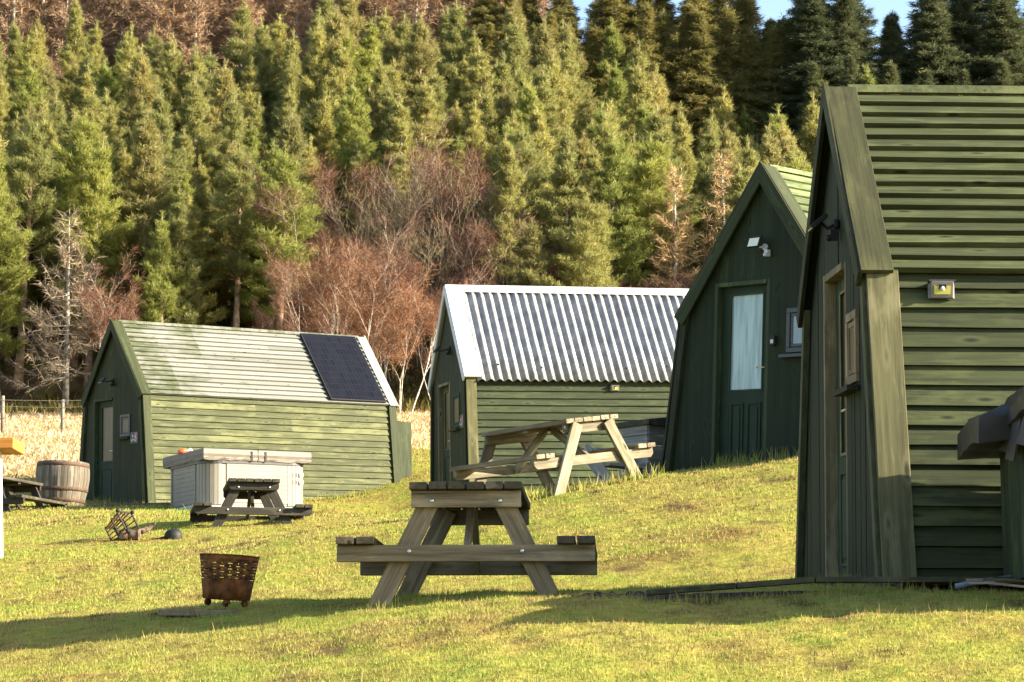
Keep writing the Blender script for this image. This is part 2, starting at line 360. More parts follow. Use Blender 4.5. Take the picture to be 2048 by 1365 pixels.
def glass_mat(name, tint, rough, metal=0.0):
    m, nt, nd, ln = new_mat(name)
    t = N(nt, 'ShaderNodeTexCoord'); mp = N(nt, 'ShaderNodeMapping'); mp.inputs['Scale'].default_value = (14, 9, 1.3); ln.new(t.outputs['Object'], mp.inputs[0])
    n = N(nt, 'ShaderNodeTexNoise', Scale=1.3, Detail=4.0); ln.new(mp.outputs[0], n.inputs['Vector'])
    c = ramp(nt, n.outputs[0], [(.36, tuple(x * .62 for x in tint)), (.62, tint)])  # vertical streaks paint reflections and net curtain into the pane colour
    p = N(nt, 'ShaderNodeBsdfPrincipled', Roughness=rough, Metallic=metal); ln.new(c, p.inputs['Base Color'])
    p.inputs['Specular IOR Level'].default_value = .45
    b = N(nt, 'ShaderNodeBump', Strength=.12, Distance=.02); ln.new(n.outputs[0], b.inputs['Height']); ln.new(b.outputs[0], p.inputs['Normal'])
    out(nt, p.outputs[0]); return m
M['glass_frost'] = glass_mat('frosted_glass_with_net', (.36, .48, .48), .25)
M['glass_dark'] = glass_mat('glass_painted_brown_reflection', (.10, .066, .024), .4)  # brown tint stands in for reflected straw, painted into the glass colour
M['glass_pale'] = glass_mat('pale_window_glass', (.2, .26, .29), .15)

def solar_mat():
    m, nt, nd, ln = new_mat('solar_cells')
    a = N(nt, 'ShaderNodeTexCoord')
    br = N(nt, 'ShaderNodeTexBrick', Scale=1.0); br.inputs['Color1'].default_value = (.005, .006, .010, 1); br.inputs['Color2'].default_value = (.008, .009, .014, 1); br.inputs['Mortar'].default_value = (.014, .015, .022, 1)
    br.inputs['Mortar Size'].default_value = .004; br.inputs['Brick Width'].default_value = .16; br.inputs['Row Height'].default_value = .08; br.offset = 0
    at_ = N(nt, 'ShaderNodeAttribute', attribute_name='grain'); ln.new(at_.outputs['Vector'], br.inputs['Vector'])
    p = N(nt, 'ShaderNodeBsdfPrincipled', Roughness=.3); p.inputs['Specular IOR Level'].default_value = .07; ln.new(br.outputs[0], p.inputs['Base Color'])
    out(nt, p.outputs[0]); return m
M['solar'] = solar_mat()

# ------------------------------------------------------------------ ground sheet
def ground_material():
    m, nt, nd, ln = new_mat('short_mossy_turf')
    g = N(nt, 'ShaderNodeNewGeometry')
    z1 = N(nt, 'ShaderNodeAttribute', attribute_name='straw'); z2 = N(nt, 'ShaderNodeAttribute', attribute_name='wood')
    n1 = N(nt, 'ShaderNodeTexNoise', Scale=1.1, Detail=8.0, Roughness=.62); ln.new(g.outputs['Position'], n1.inputs['Vector'])
    n2 = N(nt, 'ShaderNodeTexNoise', Scale=9.0, Detail=6.0, Roughness=.7); ln.new(g.outputs['Position'], n2.inputs['Vector'])
    turf = ramp(nt, n1.outputs[0], [(.30, (.17, .11, .045)), (.40, (.25, .20, .06)), (.52, (.28, .255, .06)), (.68, (.20, .23, .05))])
    fine = ramp(nt, n2.outputs[0], [(.3, (.55, .55, .5)), (.65, (1.15, 1.15, 1.1))])
    turf = mixc(nt, 1.0, turf, fine, 'MULTIPLY')
    z0 = N(nt, 'ShaderNodeAttribute', attribute_name='bare'); turf = mixc(nt, z0.outputs['Fac'], turf, (.11, .08, .038))
    straw = ramp(nt, n2.outputs[0], [(.3, (.22, .14, .06)), (.55, (.42, .30, .15)), (.75, (.52, .40, .22))])
    n3 = N(nt, 'ShaderNodeTexNoise', Scale=.5, Detail=6.0, Roughness=.65); ln.new(g.outputs['Position'], n3.inputs['Vector'])
    forest = ramp(nt, n3.outputs[0], [(.35, (.05, .03, .015)), (.52, (.12, .08, .038)), (.64, (.13, .125, .028))])
    c = mixc(nt, z1.outputs['Fac'], turf, straw); c = mixc(nt, z2.outputs['Fac'], c, forest)
    b = N(nt, 'ShaderNodeBump', Strength=.8, Distance=.05); ln.new(n2.outputs[0], b.inputs['Height'])
    p = N(nt, 'ShaderNodeBsdfDiffuse'); ln.new(c, p.inputs[0]); ln.new(b.outputs[0], p.inputs['Normal'])
    out(nt, p.outputs[0]); return m

def bare(X, Y): return sstep(.50, .78, vnoise(X, Y * .55, 4.6, 6) * .8 + .45 * vnoise(X, Y * .7, 12.5, 2)) * (1 - sstep(34, 46, Y))

def straw_zone(X, Y):
    e = 50 + vnoise(X, Y * .3, .5, 2) * 3 - np.where(X < -4.6, 2.5, -7.5)
    return sstep(-2, 2.5, Y - e)

ys = np.unique(np.concatenate([np.linspace(-30, 8, 24), np.arange(8, 20, .07), np.arange(20, 48, .25), np.arange(48, 92, 1.0), np.arange(92, 165, 2.0), np.geomspace(165, 2500, 18)]))
ts = np.linspace(-1, 1, 341); ts = np.sign(ts) * np.abs(ts) ** 1.5
GX = np.outer(np.maximum(ys, 6) * .9 + 14, ts); GY = np.repeat(ys[:, None], len(ts), 1)
GZ = ground(GX.ravel(), GY.ravel()).reshape(GX.shape)
nr, nc = GX.shape
V = np.stack([GX, GY, GZ], -1).reshape(-1, 3)
ii = (np.arange(nr - 1)[:, None] * nc + np.arange(nc - 1)).ravel()
F = np.concatenate([np.stack([ii, ii + 1, ii + nc + 1], 1), np.stack([ii, ii + nc + 1, ii + nc], 1)])
go = mesh_np('ground', V, F, ground_material())
go.data.polygons.foreach_set('use_smooth', [True] * len(F))
a = go.data.attributes.new('straw', 'FLOAT', 'POINT'); a.data.foreach_set('value', straw_zone(V[:, 0], V[:, 1]).astype('f'))
a = go.data.attributes.new('bare', 'FLOAT', 'POINT'); a.data.foreach_set('value', bare(V[:, 0], V[:, 1]).astype('f'))
a = go.data.attributes.new('wood', 'FLOAT', 'POINT'); a.data.foreach_set('value', sstep(80, 86, V[:, 1]).astype('f'))
tag(go, kind='structure')

# ------------------------------------------------------------------ grass (nobody could count it)
rg = np.random.default_rng(3)
def blades(name, n, x0, x1, y0, y1, hmin, hmax, w, mat, lean=.5, fan=True, keep=None, varf=None, segs=1):
    Y = y0 + (y1 - y0) * rg.random(n)
    half = .215 * Y + .4
    X = -half + 2 * half * rg.random(n)
    k = (X > x0) & (X < x1)
    if keep is not None: k &= keep(X, Y)
    X, Y = X[k], Y[k]; n = len(X)
    Z = ground(X, Y) - .004
    h = hmin + (hmax - hmin) * rg.random(n) ** 1.5
    az = rg.random(n) * 2 * np.pi; ln = lean * rg.random(n) ** (.35 if lean > .95 else .7); la = rg.random(n) * 2 * np.pi
    dx, dy = np.cos(az) * w * (.6 + .8 * rg.random(n)), np.sin(az) * w * (.6 + .8 * rg.random(n))
    tx, ty = np.cos(la) * ln * h, np.sin(la) * ln * h; tz = h * np.sqrt(np.maximum(1 - ln ** 2, .1))
    var = varf(X, Y) if varf else rg.random(n)
    if segs == 1:
        P = np.stack([np.stack([X - dx, Y - dy, Z], 1), np.stack([X + dx, Y + dy, Z], 1), np.stack([X + tx, Y + ty, Z + tz], 1)], 1)
        return P.reshape(-1, 3), np.arange(3 * n).reshape(-1, 3), var
    mx, my, mz = tx * .35, ty * .35, tz * .62
    bx, by, bz = tx * 1.25, ty * 1.25, tz * .92
    P = np.stack([np.stack([X - dx, Y - dy, Z], 1), np.stack([X + dx, Y + dy, Z], 1), np.stack([X + mx - dx * .7, Y + my - dy * .7, Z + mz], 1), np.stack([X + mx + dx * .7, Y + my + dy * .7, Z + mz], 1), np.stack([X + bx, Y + by, Z + bz], 1)], 1)
    b = np.arange(n)[:, None] * 5
    Fc = np.concatenate([b + [0, 1, 3], b + [0, 3, 2], b + [2, 3, 4]], 0)
    return P.reshape(-1, 3), Fc, np.concatenate([var] * 3)

M['grass'] = foliage('grass_blades', [(0, (.055, .045, .018)), (.16, (.17, .125, .055)), (.30, (.34, .27, .115)), (.48, (.315, .305, .082)), (.70, (.26, .29, .065)), (1, (.13, .21, .04))], .35, 0)
M['straw'] = foliage('dry_straw_blades', [(0, (.15, .09, .04)), (.35, (.38, .28, .15)), (.7, (.58, .46, .29)), (1, (.70, .60, .42))], .25, 0)
def turf_var(X, Y):
    v = .53 + .34 * vnoise(X, Y * .8, 1.1) + .34 * vnoise(X, Y, 5.5, 4) + .30 * vnoise(X, Y * .45, 19, 2) * (.6 + vnoise(X, Y * .6, 2.1, 6)) + .16 * (rg.random(len(X)) - .5) * 2
    return np.clip(v - .38 * bare(X, Y), 0, 1)
def worn(X, Y): return rg.random(len(X)) > bare(X, Y) * .5
def lawn(X, Y): return rg.random(len(X)) > straw_zone(X, Y) * .93
parts = [blades('g', 9000, -9, 9, 9.5, 24, .03, .085, .0028, M['grass'], .6, keep=lambda X, Y: vnoise(X, Y, 2.2, 5) > .1, varf=lambda X, Y: np.clip(.2 + .25 * rg.random(len(X)), 0, 1)),
         blades('g', 330000, -9, 9, 9.5, 19.5, .008, .032, .0030, M['grass'], .9, keep=worn, varf=turf_var),
         blades('g', 190000, -12, 12, 19.5, 34, .012, .042, .006, M['grass'], .88, keep=worn, varf=turf_var),
         blades('g', 120000, -16, 16, 34, 60, .02, .06, .012, M['grass'], .85, keep=lawn, varf=turf_var)]
def edge_blades(segs, per_m, h0, h1, w):
    xs, ys_ = [], []
    for (x0, y0), (x1, y1) in segs:
        n = int(math.hypot(x1 - x0, y1 - y0) * per_m) + 1; t = rg.random(n); sp = rg.normal(size=(2, n)) * .045
        xs.append(x0 + (x1 - x0) * t + sp[0]); ys_.append(y0 + (y1 - y0) * t + sp[1] - .03)
    X, Y = np.concatenate(xs), np.concatenate(ys_); k = vnoise(X, Y, 3.3, 1) + rg.random(len(X)) * .9 > .25; X, Y = X[k], Y[k]; n = len(X); Z = ground(X, Y) - .005
    h = h0 + (h1 - h0) * rg.random(n) ** 2; a = rg.random(n) * 6.283; la = rg.random(n) * 6.283; ln = .6 * rg.random(n)
    dx, dy = np.cos(a) * w, np.sin(a) * w
    P = np.stack([np.stack([X - dx, Y - dy, Z], 1), np.stack([X + dx, Y + dy, Z], 1), np.stack([X + np.cos(la) * ln * h, Y + np.sin(la) * ln * h, Z + h * .9], 1)], 1)
    return P.reshape(-1, 3), np.arange(3 * n).reshape(-1, 3), np.clip(.25 + .6 * rg.random(n), 0, 1)
parts.append(edge_blades([((.7, 13.36), (3.2, 13.38)), ((1.93, 13.8), (1.93, 17.1)), ((-.3 - .5, 14.5), (-.3 - .38, 14.5)), ((.16, 14.5), (.3, 14.5)), ((-.8, 15.8), (.3, 15.8)), ((-1.72, 15.6), (-1.4, 15.6)), ((-2.2, 15.45), (-1.7, 15.45))], 420, .03, .10, .003))
parts.append(edge_blades([((1.6, 27.0), (3.6, 24.7)), ((-8.05, 46.3), (-6.35, 44.0)), ((-6.35, 44.0), (-2.05, 47.2)), ((-.72, 39.9), (4.0, 41.0)), ((-4.95, 38.5), (-3.3, 39.4)), ((-7.75, 40.6), (-7.0, 40.6)), ((.1, 24.3), (1.5, 25.0))], 260, .05, .19, .008))
V = np.concatenate([p[0] for p in parts]); off = np.cumsum([0] + [len(p[0]) for p in parts])
F = np.concatenate([p[1] + o for p, o in zip(parts, off)]); var = np.concatenate([p[2] for p in parts])
tag(mesh_np('grass', V, F, M['grass'], var), 'short yellow-green grass covering the sloping lawn', 'grass', kind='stuff')
def strawk(X, Y): return (rg.random(len(X)) < straw_zone(X, Y)) & (vnoise(X, Y, .8, 6) > -.75)
def straw_var(X, Y): return np.clip(.55 + .3 * vnoise(X, Y, 1.2, 2) + .25 * (rg.random(len(X)) - .5), 0, 1)
P = blades('s', 90000, -22, 22, 44, 84, .07, .26, .018, M['straw'], .97, keep=strawk, varf=straw_var, segs=2)
tag(mesh_np('dry_grass', P[0], P[1], M['straw'], P[2]), 'tall pale straw grass in the meadow below the wood', 'dry grass', kind='stuff')
M['scrub'] = foliage('scrub_leaves', [(0, (.05, .045, .015)), (.5, (.10, .09, .025)), (1, (.15, .13, .04))], .25, 0)
P = blades('u', 26000, -30, 30, 83, 96, .15, .6, .03, M['scrub'], .8, keep=lambda X, Y: vnoise(X, Y, .9, 3) > -.1, segs=2)
tag(mesh_np('undergrowth', P[0], P[1], M['scrub'], P[2]), 'low brown-green scrub along the foot of the wood', 'undergrowth', kind='stuff')

# ------------------------------------------------------------------ cabins
def lap(mb, o, L, S, Nn, length, span, expo, t0, t1, l0=0.0, var=None, fadef=None, over=.012, split=False):
    """lapped boards: o = lower left corner, L along, S up the slope, Nn outward"""
    o, L, S, Nn = (Vector(x) for x in (o, L, S, Nn))
    n = max(1, round(span / expo)); e = span / n; seg = 7
    for i in range(n):
        v = rnd.random(); v2 = rnd.random(); ks = rnd.choice((2, 3, 4, 9)); s0 = i * e + rnd.uniform(-.003, .003); s1 = min((i + 1) * e + over, span)
        off = (rnd.uniform(0, 60), rnd.uniform(0, 60), rnd.uniform(0, 60))
        jit = [rnd.uniform(-.0035, .0035) for _ in range(seg + 1)]; jn = [rnd.uniform(-.002, .003) for _ in range(seg + 1)]
        b = len(mb.v)
        for k in range(seg + 1):
            l = length * k / seg; p = o + L * l
            mb.v += [tuple(p + S * (s0 + jit[k]) + Nn * .001), tuple(p + S * (s0 + jit[k]) + Nn * (t0 + jn[k])), tuple(p + S * s1 + Nn * t1), tuple(p + S * s1 + Nn * .001)]
        gc = lambda k, j: (length * k / seg + off[0], (s0, s0, s1, s1)[j] + off[1], (0, t0, t1, 0)[j] + off[2])
        for k in range(seg):
            fd = fadef(length * (k + .5) / seg, i / n) if fadef else 0.0
            for q in ((0, 1), (1, 2), (2, 3)):
                j0, j1 = q
                mb.face((b + 4 * k + j0, b + 4 * k + j1, b + 4 * k + 4 + j1, b + 4 * k + 4 + j0)[::-1], [tuple(c + (7.3 if k >= ks else 0) for c in gg) for gg in (gc(k, j0), gc(k, j1), gc(k + 1, j1), gc(k + 1, j0))][::-1], v if k < ks else v2, fd)
        mb.face((b, b + 1, b + 2, b + 3), [gc(0, j) for j in range(4)], v); c = b + 4 * seg
        mb.face((c + 3, c + 2, c + 1, c), [gc(seg, j) for j in (3, 2, 1, 0)], v)

def flood_light(root, u, w, tilt=35, pir_side=.05, head=(-.05, -.15, .02), body='black', small=False):
    """security floodlight: bracket and sensor on the gable, LED head on an arm"""
    b = MB(); b.tube([(u, 0, w), (u, -.03, w)], [.035, .035], 10); b.tube([(u, -.02, w), (u + head[0] * .5, head[1] * .6, w + head[2] * .5 - .03), (u + head[0], head[1], w + head[2])], [.012, .012, .012], 6)
    b.board((u + pir_side, -.035, w - .07), (1, 0, 0), (0, 0, 1), (0, 1, 0), .045, .07, .05)
    b.ball((u + pir_side, -.07, w - .09), .022)
    fl = b.build('flood_light', M[body], root)
    a = R(tilt); up = Vector((0, math.sin(a), math.cos(a))); nn = Vector((0, -math.cos(a), math.sin(a))) * -1
    c = Vector((u + head[0], head[1] - .015, w + head[2]))
    h = MB(); h.board(c, (1, 0, 0), up, nn, .17, .125, .03); h.build('lamp_head', M['black'], fl, .004)
    e = MB(); e.board(c - nn * -.0 + Vector((0, -math.cos(a), -math.sin(a))) * .018, (1, 0, 0), up, nn, .14, .095, .006); e.build('lamp_lens', M['led'], fl)
    return fl

def solar_light(root, o, L, S, Nn, l, s):
    o, L, S, Nn = (Vector(x) for x in (o, L, S, Nn)); c = o + L * l + S * s
    b = MB(); w, h = .155, .085
    P = []
    for d, hh in ((.0, h), (.055, h * .86)):
        ww = w if d == 0 else w * .82
        P += [c - L * ww / 2 - S * (h / 2) + Nn * d * .35, c + L * ww / 2 - S * (h / 2) + Nn * d * .35, c + L * ww / 2 + S * (h / 2) + Nn * (d + .012), c - L * ww / 2 + S * (h / 2) + Nn * (d + .012)]
    b.hexa(P); o1 = b.build('solar_wall_light', M['grey_dark'], root, .003)
    e = MB(); f0 = (P[4] + P[5] + P[6] + P[7]) / 4; nn = (P[5] - P[4]).cross(P[7] - P[4]).normalized(); sd = (P[7] - P[4]).normalized()
    e.board(f0 + nn * .002 - sd * .004, L, sd, nn, .095, .048, .004); e.build('light_panel', M['led_yellow'], o1)
    k = MB(); k.board(c + S * (h / 2 + .004) + Nn * .03, L, S, Nn, w * .98, .012, .07); k.build('solar_top', M['black'], o1)
    d = MB(); d.ball(f0 + nn * .012 + sd * .006, .013); d.build('motion_sensor', M['white_pl'], o1)
    d = MB(); d.board(f0 + nn * .005 + sd * .016, L, sd, nn, .042, .026, .008); d.build('sensor_housing', M['black'], o1)

def cabin(name, label, loc, yaw, pitch, roll, wb, we, he, ha, L, o):
    """pod cabin. local axes: x across the gable, y along the cabin, z up; gable door end at y = 0"""
    root = thing(name, label, 'cabin', mat=frame_mat(loc, yaw, pitch, roll))
    ha -= .07; he -= .03; we -= .025; wb -= .03      # the measured outline is the outside of boards and trims
    X, Yv, Zv = Vector((1, 0, 0)), Vector((0, 1, 0)), Vector((0, 0, 1))
    skirt = o.get('skirt', .12)
    # walls
    for sgn in (1, -1):
        sv = Vector((sgn * (we - wb), 0, he)); sl = sv.length; S = sv / sl; Nn = Vector((sgn * he, 0, wb - we)).normalized()
        mb = MB(); o0 = Vector((sgn * wb, .03, 0)) - S * skirt
        lap(mb, o0, Yv, S, Nn, L - .06, sl + skirt, o.get('wall_expo', .12), .032, .004, fadef=None)
        # inner lining keeps the light out
        mb.prism([Vector((sgn * (wb - .02), .05, -skirt)), Vector((sgn * (wb - .02), L - .05, -skirt)), Vector((sgn * (we - .02), L - .05, he)), Vector((sgn * (we - .02), .05, he))], Nn * -.03)
        mb.build('side_wall', M[o['clad']], root)
        for y0, far in ((.0, 0), (L, 1)):
            t = MB(); w = o.get('trim_w', .16); yc = (w / 2 - .025) if not far else L - w / 2 + .02
            t.board(Vector((sgn * (wb + we) / 2, yc, he / 2)) + Nn * .048 - S * (skirt * .5), S, Yv, Nn, sl + skirt - .02, w, .03)
            t.build('corner_trim', M[o['trim']], root, .004)
    # roof
    for sgn in (1, -1):
        e = Vector((sgn * we, 0, he)); rv = Vector((-sgn * we, 0, ha - he)); rl = rv.length; S = rv / rl; Nn = Vector((sgn * (ha - he), 0, we)).normalized()
        over = .045
        if o['roof'] == 'boards':
            mb = MB(); lap(mb, e - S * over + Nn * .02 + Yv * .03, Yv, S, Nn, L - .06, rl + over, o.get('roof_expo', .117), o.get('roof_t', .032), .004, fadef=o.get('fadef'))
            mb.prism([e + Yv * .04, e + Yv * (L - .04), e + S * rl + Yv * (L - .04), e + S * rl + Yv * .04], Nn * .018)
            rf = mb.build('roof', M[o['roof_mat']], root)
        else:
            # corrugated sheet with thickness
            mb = MB(); p = .148; n = int((L - .2) / p * 8); b = len(mb.v); rows = (0, .5, 1)
            for k in range(n + 1):
                y = .16 + (L - .2) * k / n; hgt = .028 * (1 - math.cos(2 * math.pi * k / 8)) + .02
                for rr in rows:
                    q = e - S * .12 + S * ((rl + .08) * rr) + Yv * y
                    mb.v += [tuple(q + Nn * hgt), tuple(q + Nn * (hgt - .006))]
            m = len(rows) * 2
            for k in range(n):
                for r_ in range(len(rows) - 1):
                    a0 = b + k * m + r_ * 2; a1 = a0 + m
                    q = (a0, a1, a1 + 2, a0 + 2); q2 = (a0 + 1, a0 + 3, a1 + 3, a1 + 1)
                    if sgn < 0: q, q2 = q[::-1], q2[::-1]
                    mb.face(q, None, .5, 0, True); mb.face(q2, None, .5, 0, True)
                a0 = b + k * m; a1 = a0 + m; mb.face((a0, a0 + 1, a1 + 1, a1), None)
            rf = mb.build('roof', M['zinc'], root)
            bk = MB(); bk.prism([e + Yv * .04 - S * .03, e + Yv * (L - .04) - S * .03, e + S * rl + Yv * (L - .04), e + S * rl + Yv * .04], Nn * .012); bk.build('roof_boarding', M['gable'], root)
            for k in range(6):
                sc = MB(); sc.ball(e + S * (.14 if k % 2 else .2) + Yv * (.55 + k * .72) + Nn * .082, .018); sc.build('roof_screw', M['black'], rf)
        # bargeboards at both gables: a board on the roof and a fascia on the gable
        bw = o.get('barge_w', .17); fh = o.get('fascia', .15); bm = M[o['barge']]
        for far in (0, 1):
            yc = bw / 2 - .06 if not far else L - bw / 2 + .06
            bt = .076 if o['roof'] != 'boards' else .054
            mb = MB(); mb.board(e + S * (rl / 2 - .025) + Yv * yc + Nn * bt, S, Yv, Nn, rl + .10, bw, .026)
            yf = -.062 if not far else L + .062
            tip = Vector((0, yf - .014, ha)) + Zv * .10; low = e - S * .075 + Yv * (yf - .014) + Nn * bt
            topi = Vector((0, yf - .014, ha)) + Zv * (.10 - fh * 1.45); lowi = low - Nn * fh
            pts = [low, tip, topi, lowi]
            if sgn > 0: pts = pts[::-1]
            mb.prism(pts, Yv * .028 if True else 0, g=lambda p, S=S, Nn=Nn: Vector((p.dot(S), p.dot(Nn), p.y)))
            mb.build('bargeboard', M[o['barge_far']] if far and 'barge_far' in o else bm, root, .003)
    if o['roof'] != 'boards':
        c = MB()
        for sgn in (1, -1):
            rv = Vector((-sgn * we, 0, ha - he)); S = rv.normalized(); Nn = Vector((sgn * (ha - he), 0, we)).normalized()
            q = Vector((0, 0, ha)) + Zv * .112
            c.prism([q - Yv * .055, q + Yv * (L + .04), q + Yv * (L + .04) - S * .16, q - Yv * .055 - S * .16][::sgn], Nn * .006)
        c.build('ridge_cap', M['white_flash'], root)
    else:
        c = MB(); c.prism([Vector((-.035, .08, ha + .03)), Vector((.035, .08, ha + .03)), Vector((0, .08, ha + .085))], Yv * (L - .16)); c.build('ridge_board', M[o['roof_mat']], root)
    # gable with a door opening; strips keep it honest wood
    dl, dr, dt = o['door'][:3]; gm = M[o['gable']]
    edge = lambda z: (wb + (we - wb) * z / he) if z <= he else we * (ha - z) / (ha - he)
    def gpoly(u0, u1, zlo, zhi_f):
        """polygon between u0 and u1 from zlo up to the outline"""
        def top(u):
            au = abs(u)
            return ha - (ha - he) * au / we if au <= we else he * (wb - au) / (wb - we)
        us = sorted(set([u0, u1] + [k for k in (-we, 0, we) if u0 < k < u1]))
        return [(u0, zlo), (u1, zlo)] + [(u, top(u)) for u in reversed(us)]
    mb = MB(); T = .07
    cuts = o.get('strips')
    def addp(u0, u1, zlo):
        if u1 - u0 < .004: return
        pts = gpoly(u0, u1, zlo, None); pts = [p for i, p in enumerate(pts) if i == 0 or (abs(p[0] - pts[i - 1][0]) + abs(p[1] - pts[i - 1][1])) > .002]
        if len(pts) < 3: return
        dy = rnd.uniform(0, .006) if cuts else rnd.uniform(0, .003)
        mb.prism([(u, dy, z) for u, z in pts], (0, T, 0), g=lambda p: Vector((p.z, p.x, p.y)))
    def spread(u0, u1, zlo):
        if not cuts: addp(u0, u1, zlo); return
        n = max(1, round((u1 - u0) / cuts))
        for i in range(n): addp(u0 + (u1 - u0) * i / n + .0015, u0 + (u1 - u0) * (i + 1) / n - .0015, zlo)
    spread(-wb + .004, dl, -skirt); spread(dr, wb - .004, -skirt); spread(dl + .0005, (dl + dr) / 2 if not cuts else dr - .0005, dt)
    if not cuts: spread((dl + dr) / 2 + .001, dr - .0005, dt)
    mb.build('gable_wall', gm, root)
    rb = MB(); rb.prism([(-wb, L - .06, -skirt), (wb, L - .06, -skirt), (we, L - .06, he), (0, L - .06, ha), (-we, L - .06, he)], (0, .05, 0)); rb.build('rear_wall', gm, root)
    # lower gable edge trims
    for sgn in (1, -1):
        t = MB(); S = Vector((sgn * (we - wb), 0, he)).normalized(); tw = .085
        a0 = Vector((sgn * wb, -.045, -skirt)); a1 = Vector((sgn * we, -.045, he + .02)); inn = Vector((-sgn * tw, 0, 0))
        pts = [a0, a1, a1 + inn, a0 + inn]
        if sgn > 0: pts = pts[::-1]
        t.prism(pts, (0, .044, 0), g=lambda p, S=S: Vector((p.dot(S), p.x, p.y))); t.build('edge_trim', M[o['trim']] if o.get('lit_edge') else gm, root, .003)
    # door: frame in the opening, leaf set back
    z0 = o['door'][3] if len(o['door']) > 3 else .02
    fm = M[o['frame_mat']]; dm = M[o['door_mat']]
    yd = .055
    d = MB(); lw = dr - dl - .09; uc = (dl + dr) / 2
    # leaf built from stiles and rails round the glass
    gl, gr, gb, gt = o['glass']
    y = yd
    def slab(mb_, u0, u1, w0, w1, y0, th): mb_.board(((u0 + u1) / 2, y0 + th / 2, (w0 + w1) / 2), Zv, X, Yv, w1 - w0, u1 - u0, th)
    slab(d, dl + .045, gl, z0, dt - .045, y, .04); slab(d, gr, dr - .045, z0, dt - .045, y, .04)
    slab(d, gl, gr, z0, gb, y + .001, .038); slab(d, gl, gr, gt, dt - .045, y + .001, .038)
    door = d.build('door', dm, root, .003)
    if o.get('panels'):
        p = MB()
        for u0, u1 in o['panels'][0]:
            w0, w1 = o['panels'][1]
            for a_, b_, c_, d_ in ((u0, u1, w0, w0 + .02), (u0, u1, w1 - .02, w1), (u0, u0 + .02, w0 + .02, w1 - .02), (u1 - .02, u1, w0 + .02, w1 - .02)): slab(p, a_, b_, c_, d_, y - .012, .012)
            slab(p, u0 + .05, u1 - .05, w0 + .05, w1 - .05, y - .008, .008)
        p.build('door_panels', dm, door, .003)
    g = MB(); g.board(((gl + gr) / 2, y + .022, (gb + gt) / 2), X, Zv, Yv, gr - gl, gt - gb, .012); g.build('glass_pane', M[o['glass_mat']], door)
    bd = MB()
    for a_, b_, c_, d_ in ((gl - .012, gr + .012, gb - .012, gb + .006), (gl - .012, gr + .012, gt - .006, gt + .012), (gl - .012, gl + .006, gb + .006, gt - .006), (gr - .006, gr + .012, gb + .006, gt - .006)): slab(bd, a_, b_, c_, d_, y - .006, .006)
    bd.build('glazing_bead', fm, door)
    f = MB(); slab(f, dl, dl + .045, z0, dt, -.02, .09); slab(f, dr - .045, dr, z0, dt, .0, .07); slab(f, dl + .0455, dr - .0455, dt - .045, dt, -.02, .09)
    f.build('door_frame', fm, root, .003)
    hu, hw = o['handle']
    h = MB(); h.board((hu, y - .004, hw), Zv, X, Yv, .17, .035, .008); h.tube([(hu, y - .005, hw + .04), (hu, y - .045, hw + .04), (hu - .10, y - .05, hw + .04)], [.009, .009, .008], 6)
    h.build('handle', M[o.get('handle_mat', 'brass')], door)
    # window
    l_, r_, b_, t_ = o['window']; wm = M[o['win_mat']]
    f = MB(); fw = .05
    for a1_, b1_, c1_, d1_ in ((l_, r_, t_ - fw, t_), (l_, r_, b_, b_ + fw), (l_, l_ + fw, b_ + fw + .001, t_ - fw - .001), (r_ - fw, r_, b_ + fw + .001, t_ - fw - .001)): slab(f, a1_, b1_, c1_, d1_, -.018, .033)
    i_ = fw + .008
    for a1_, b1_, c1_, d1_ in ((l_ + i_, r_ - i_, t_ - i_ - .032, t_ - i_), (l_ + i_, r_ - i_, b_ + i_, b_ + i_ + .032), (l_ + i_, l_ + i_ + .03, b_ + i_ + .033, t_ - i_ - .033), (r_ - i_ - .03, r_ - i_, b_ + i_ + .033, t_ - i_ - .033)): slab(f, a1_, b1_, c1_, d1_, -.010, .016)
    win = f.build('window', wm, root, .003)
    p = MB(); slab(p, l_ + i_ + .02, r_ - i_ - .02, b_ + i_ + .02, t_ - i_ - .02, -.004, .004); p.build('glass_pane', M[o['win_glass']], win)
    s = MB(); sw = o.get('sill_w', .03); s.prism([(l_ - sw, -.075, b_ - .055), (r_ + .02, -.075, b_ - .055), (r_ + .02, .0, b_ - .055), (l_ - sw, .0, b_ - .055)], (0, 0, .035)); s.build('sill', M[o.get('sill_mat', o['gable'])], win, .003)
    sgn = 1
    S = Vector((we - wb, 0, he)).normalized(); Nn = Vector((he, 0, wb - we)).normalized(); base = Vector((wb, 0, 0)) + Nn * .03
    return root, base, S, Nn

def name_sign(root, u, w, sx, sz):
    s = MB(); s.board((u, -.006, w), (0, 0, 1), (1, 0, 0), (0, 1, 0), sz, sx, .01); sg = s.build('name_sign', M['sticker'], root)
    a = MB(); q = random.Random(5)
    for k in range(16):
        x = u - sx * .38 + sx * .76 * q.random(); z = w - sz * .36 + sz * .42 * q.random()
        a.board((x, -.0125, z), (q.uniform(.3, 1), 0, q.uniform(-1, 1)), (0, 1, 0), (1, 0, -.4), q.uniform(.02, .045), .003, .008) if False else a.beam((x, -.0125, z), (x + q.uniform(-.03, .03), -.0125, z + q.uniform(.01, .05)), .009, .003)
    a.build('sign_lettering', M['white_pl'], sg)
    p = MB(); p.lathe([(.012, 0), (.04, 0)], (0, 0, 0), 10)
    for i in range(len(p.v)):
        v = p.v[i]; p.v[i] = (u + sx * .22 + v[0], -.0122, w + sz * .24 + v[1])
    p.build('sign_emblem', M['pink'], sg)

yax = Vector((0, 1, 0))
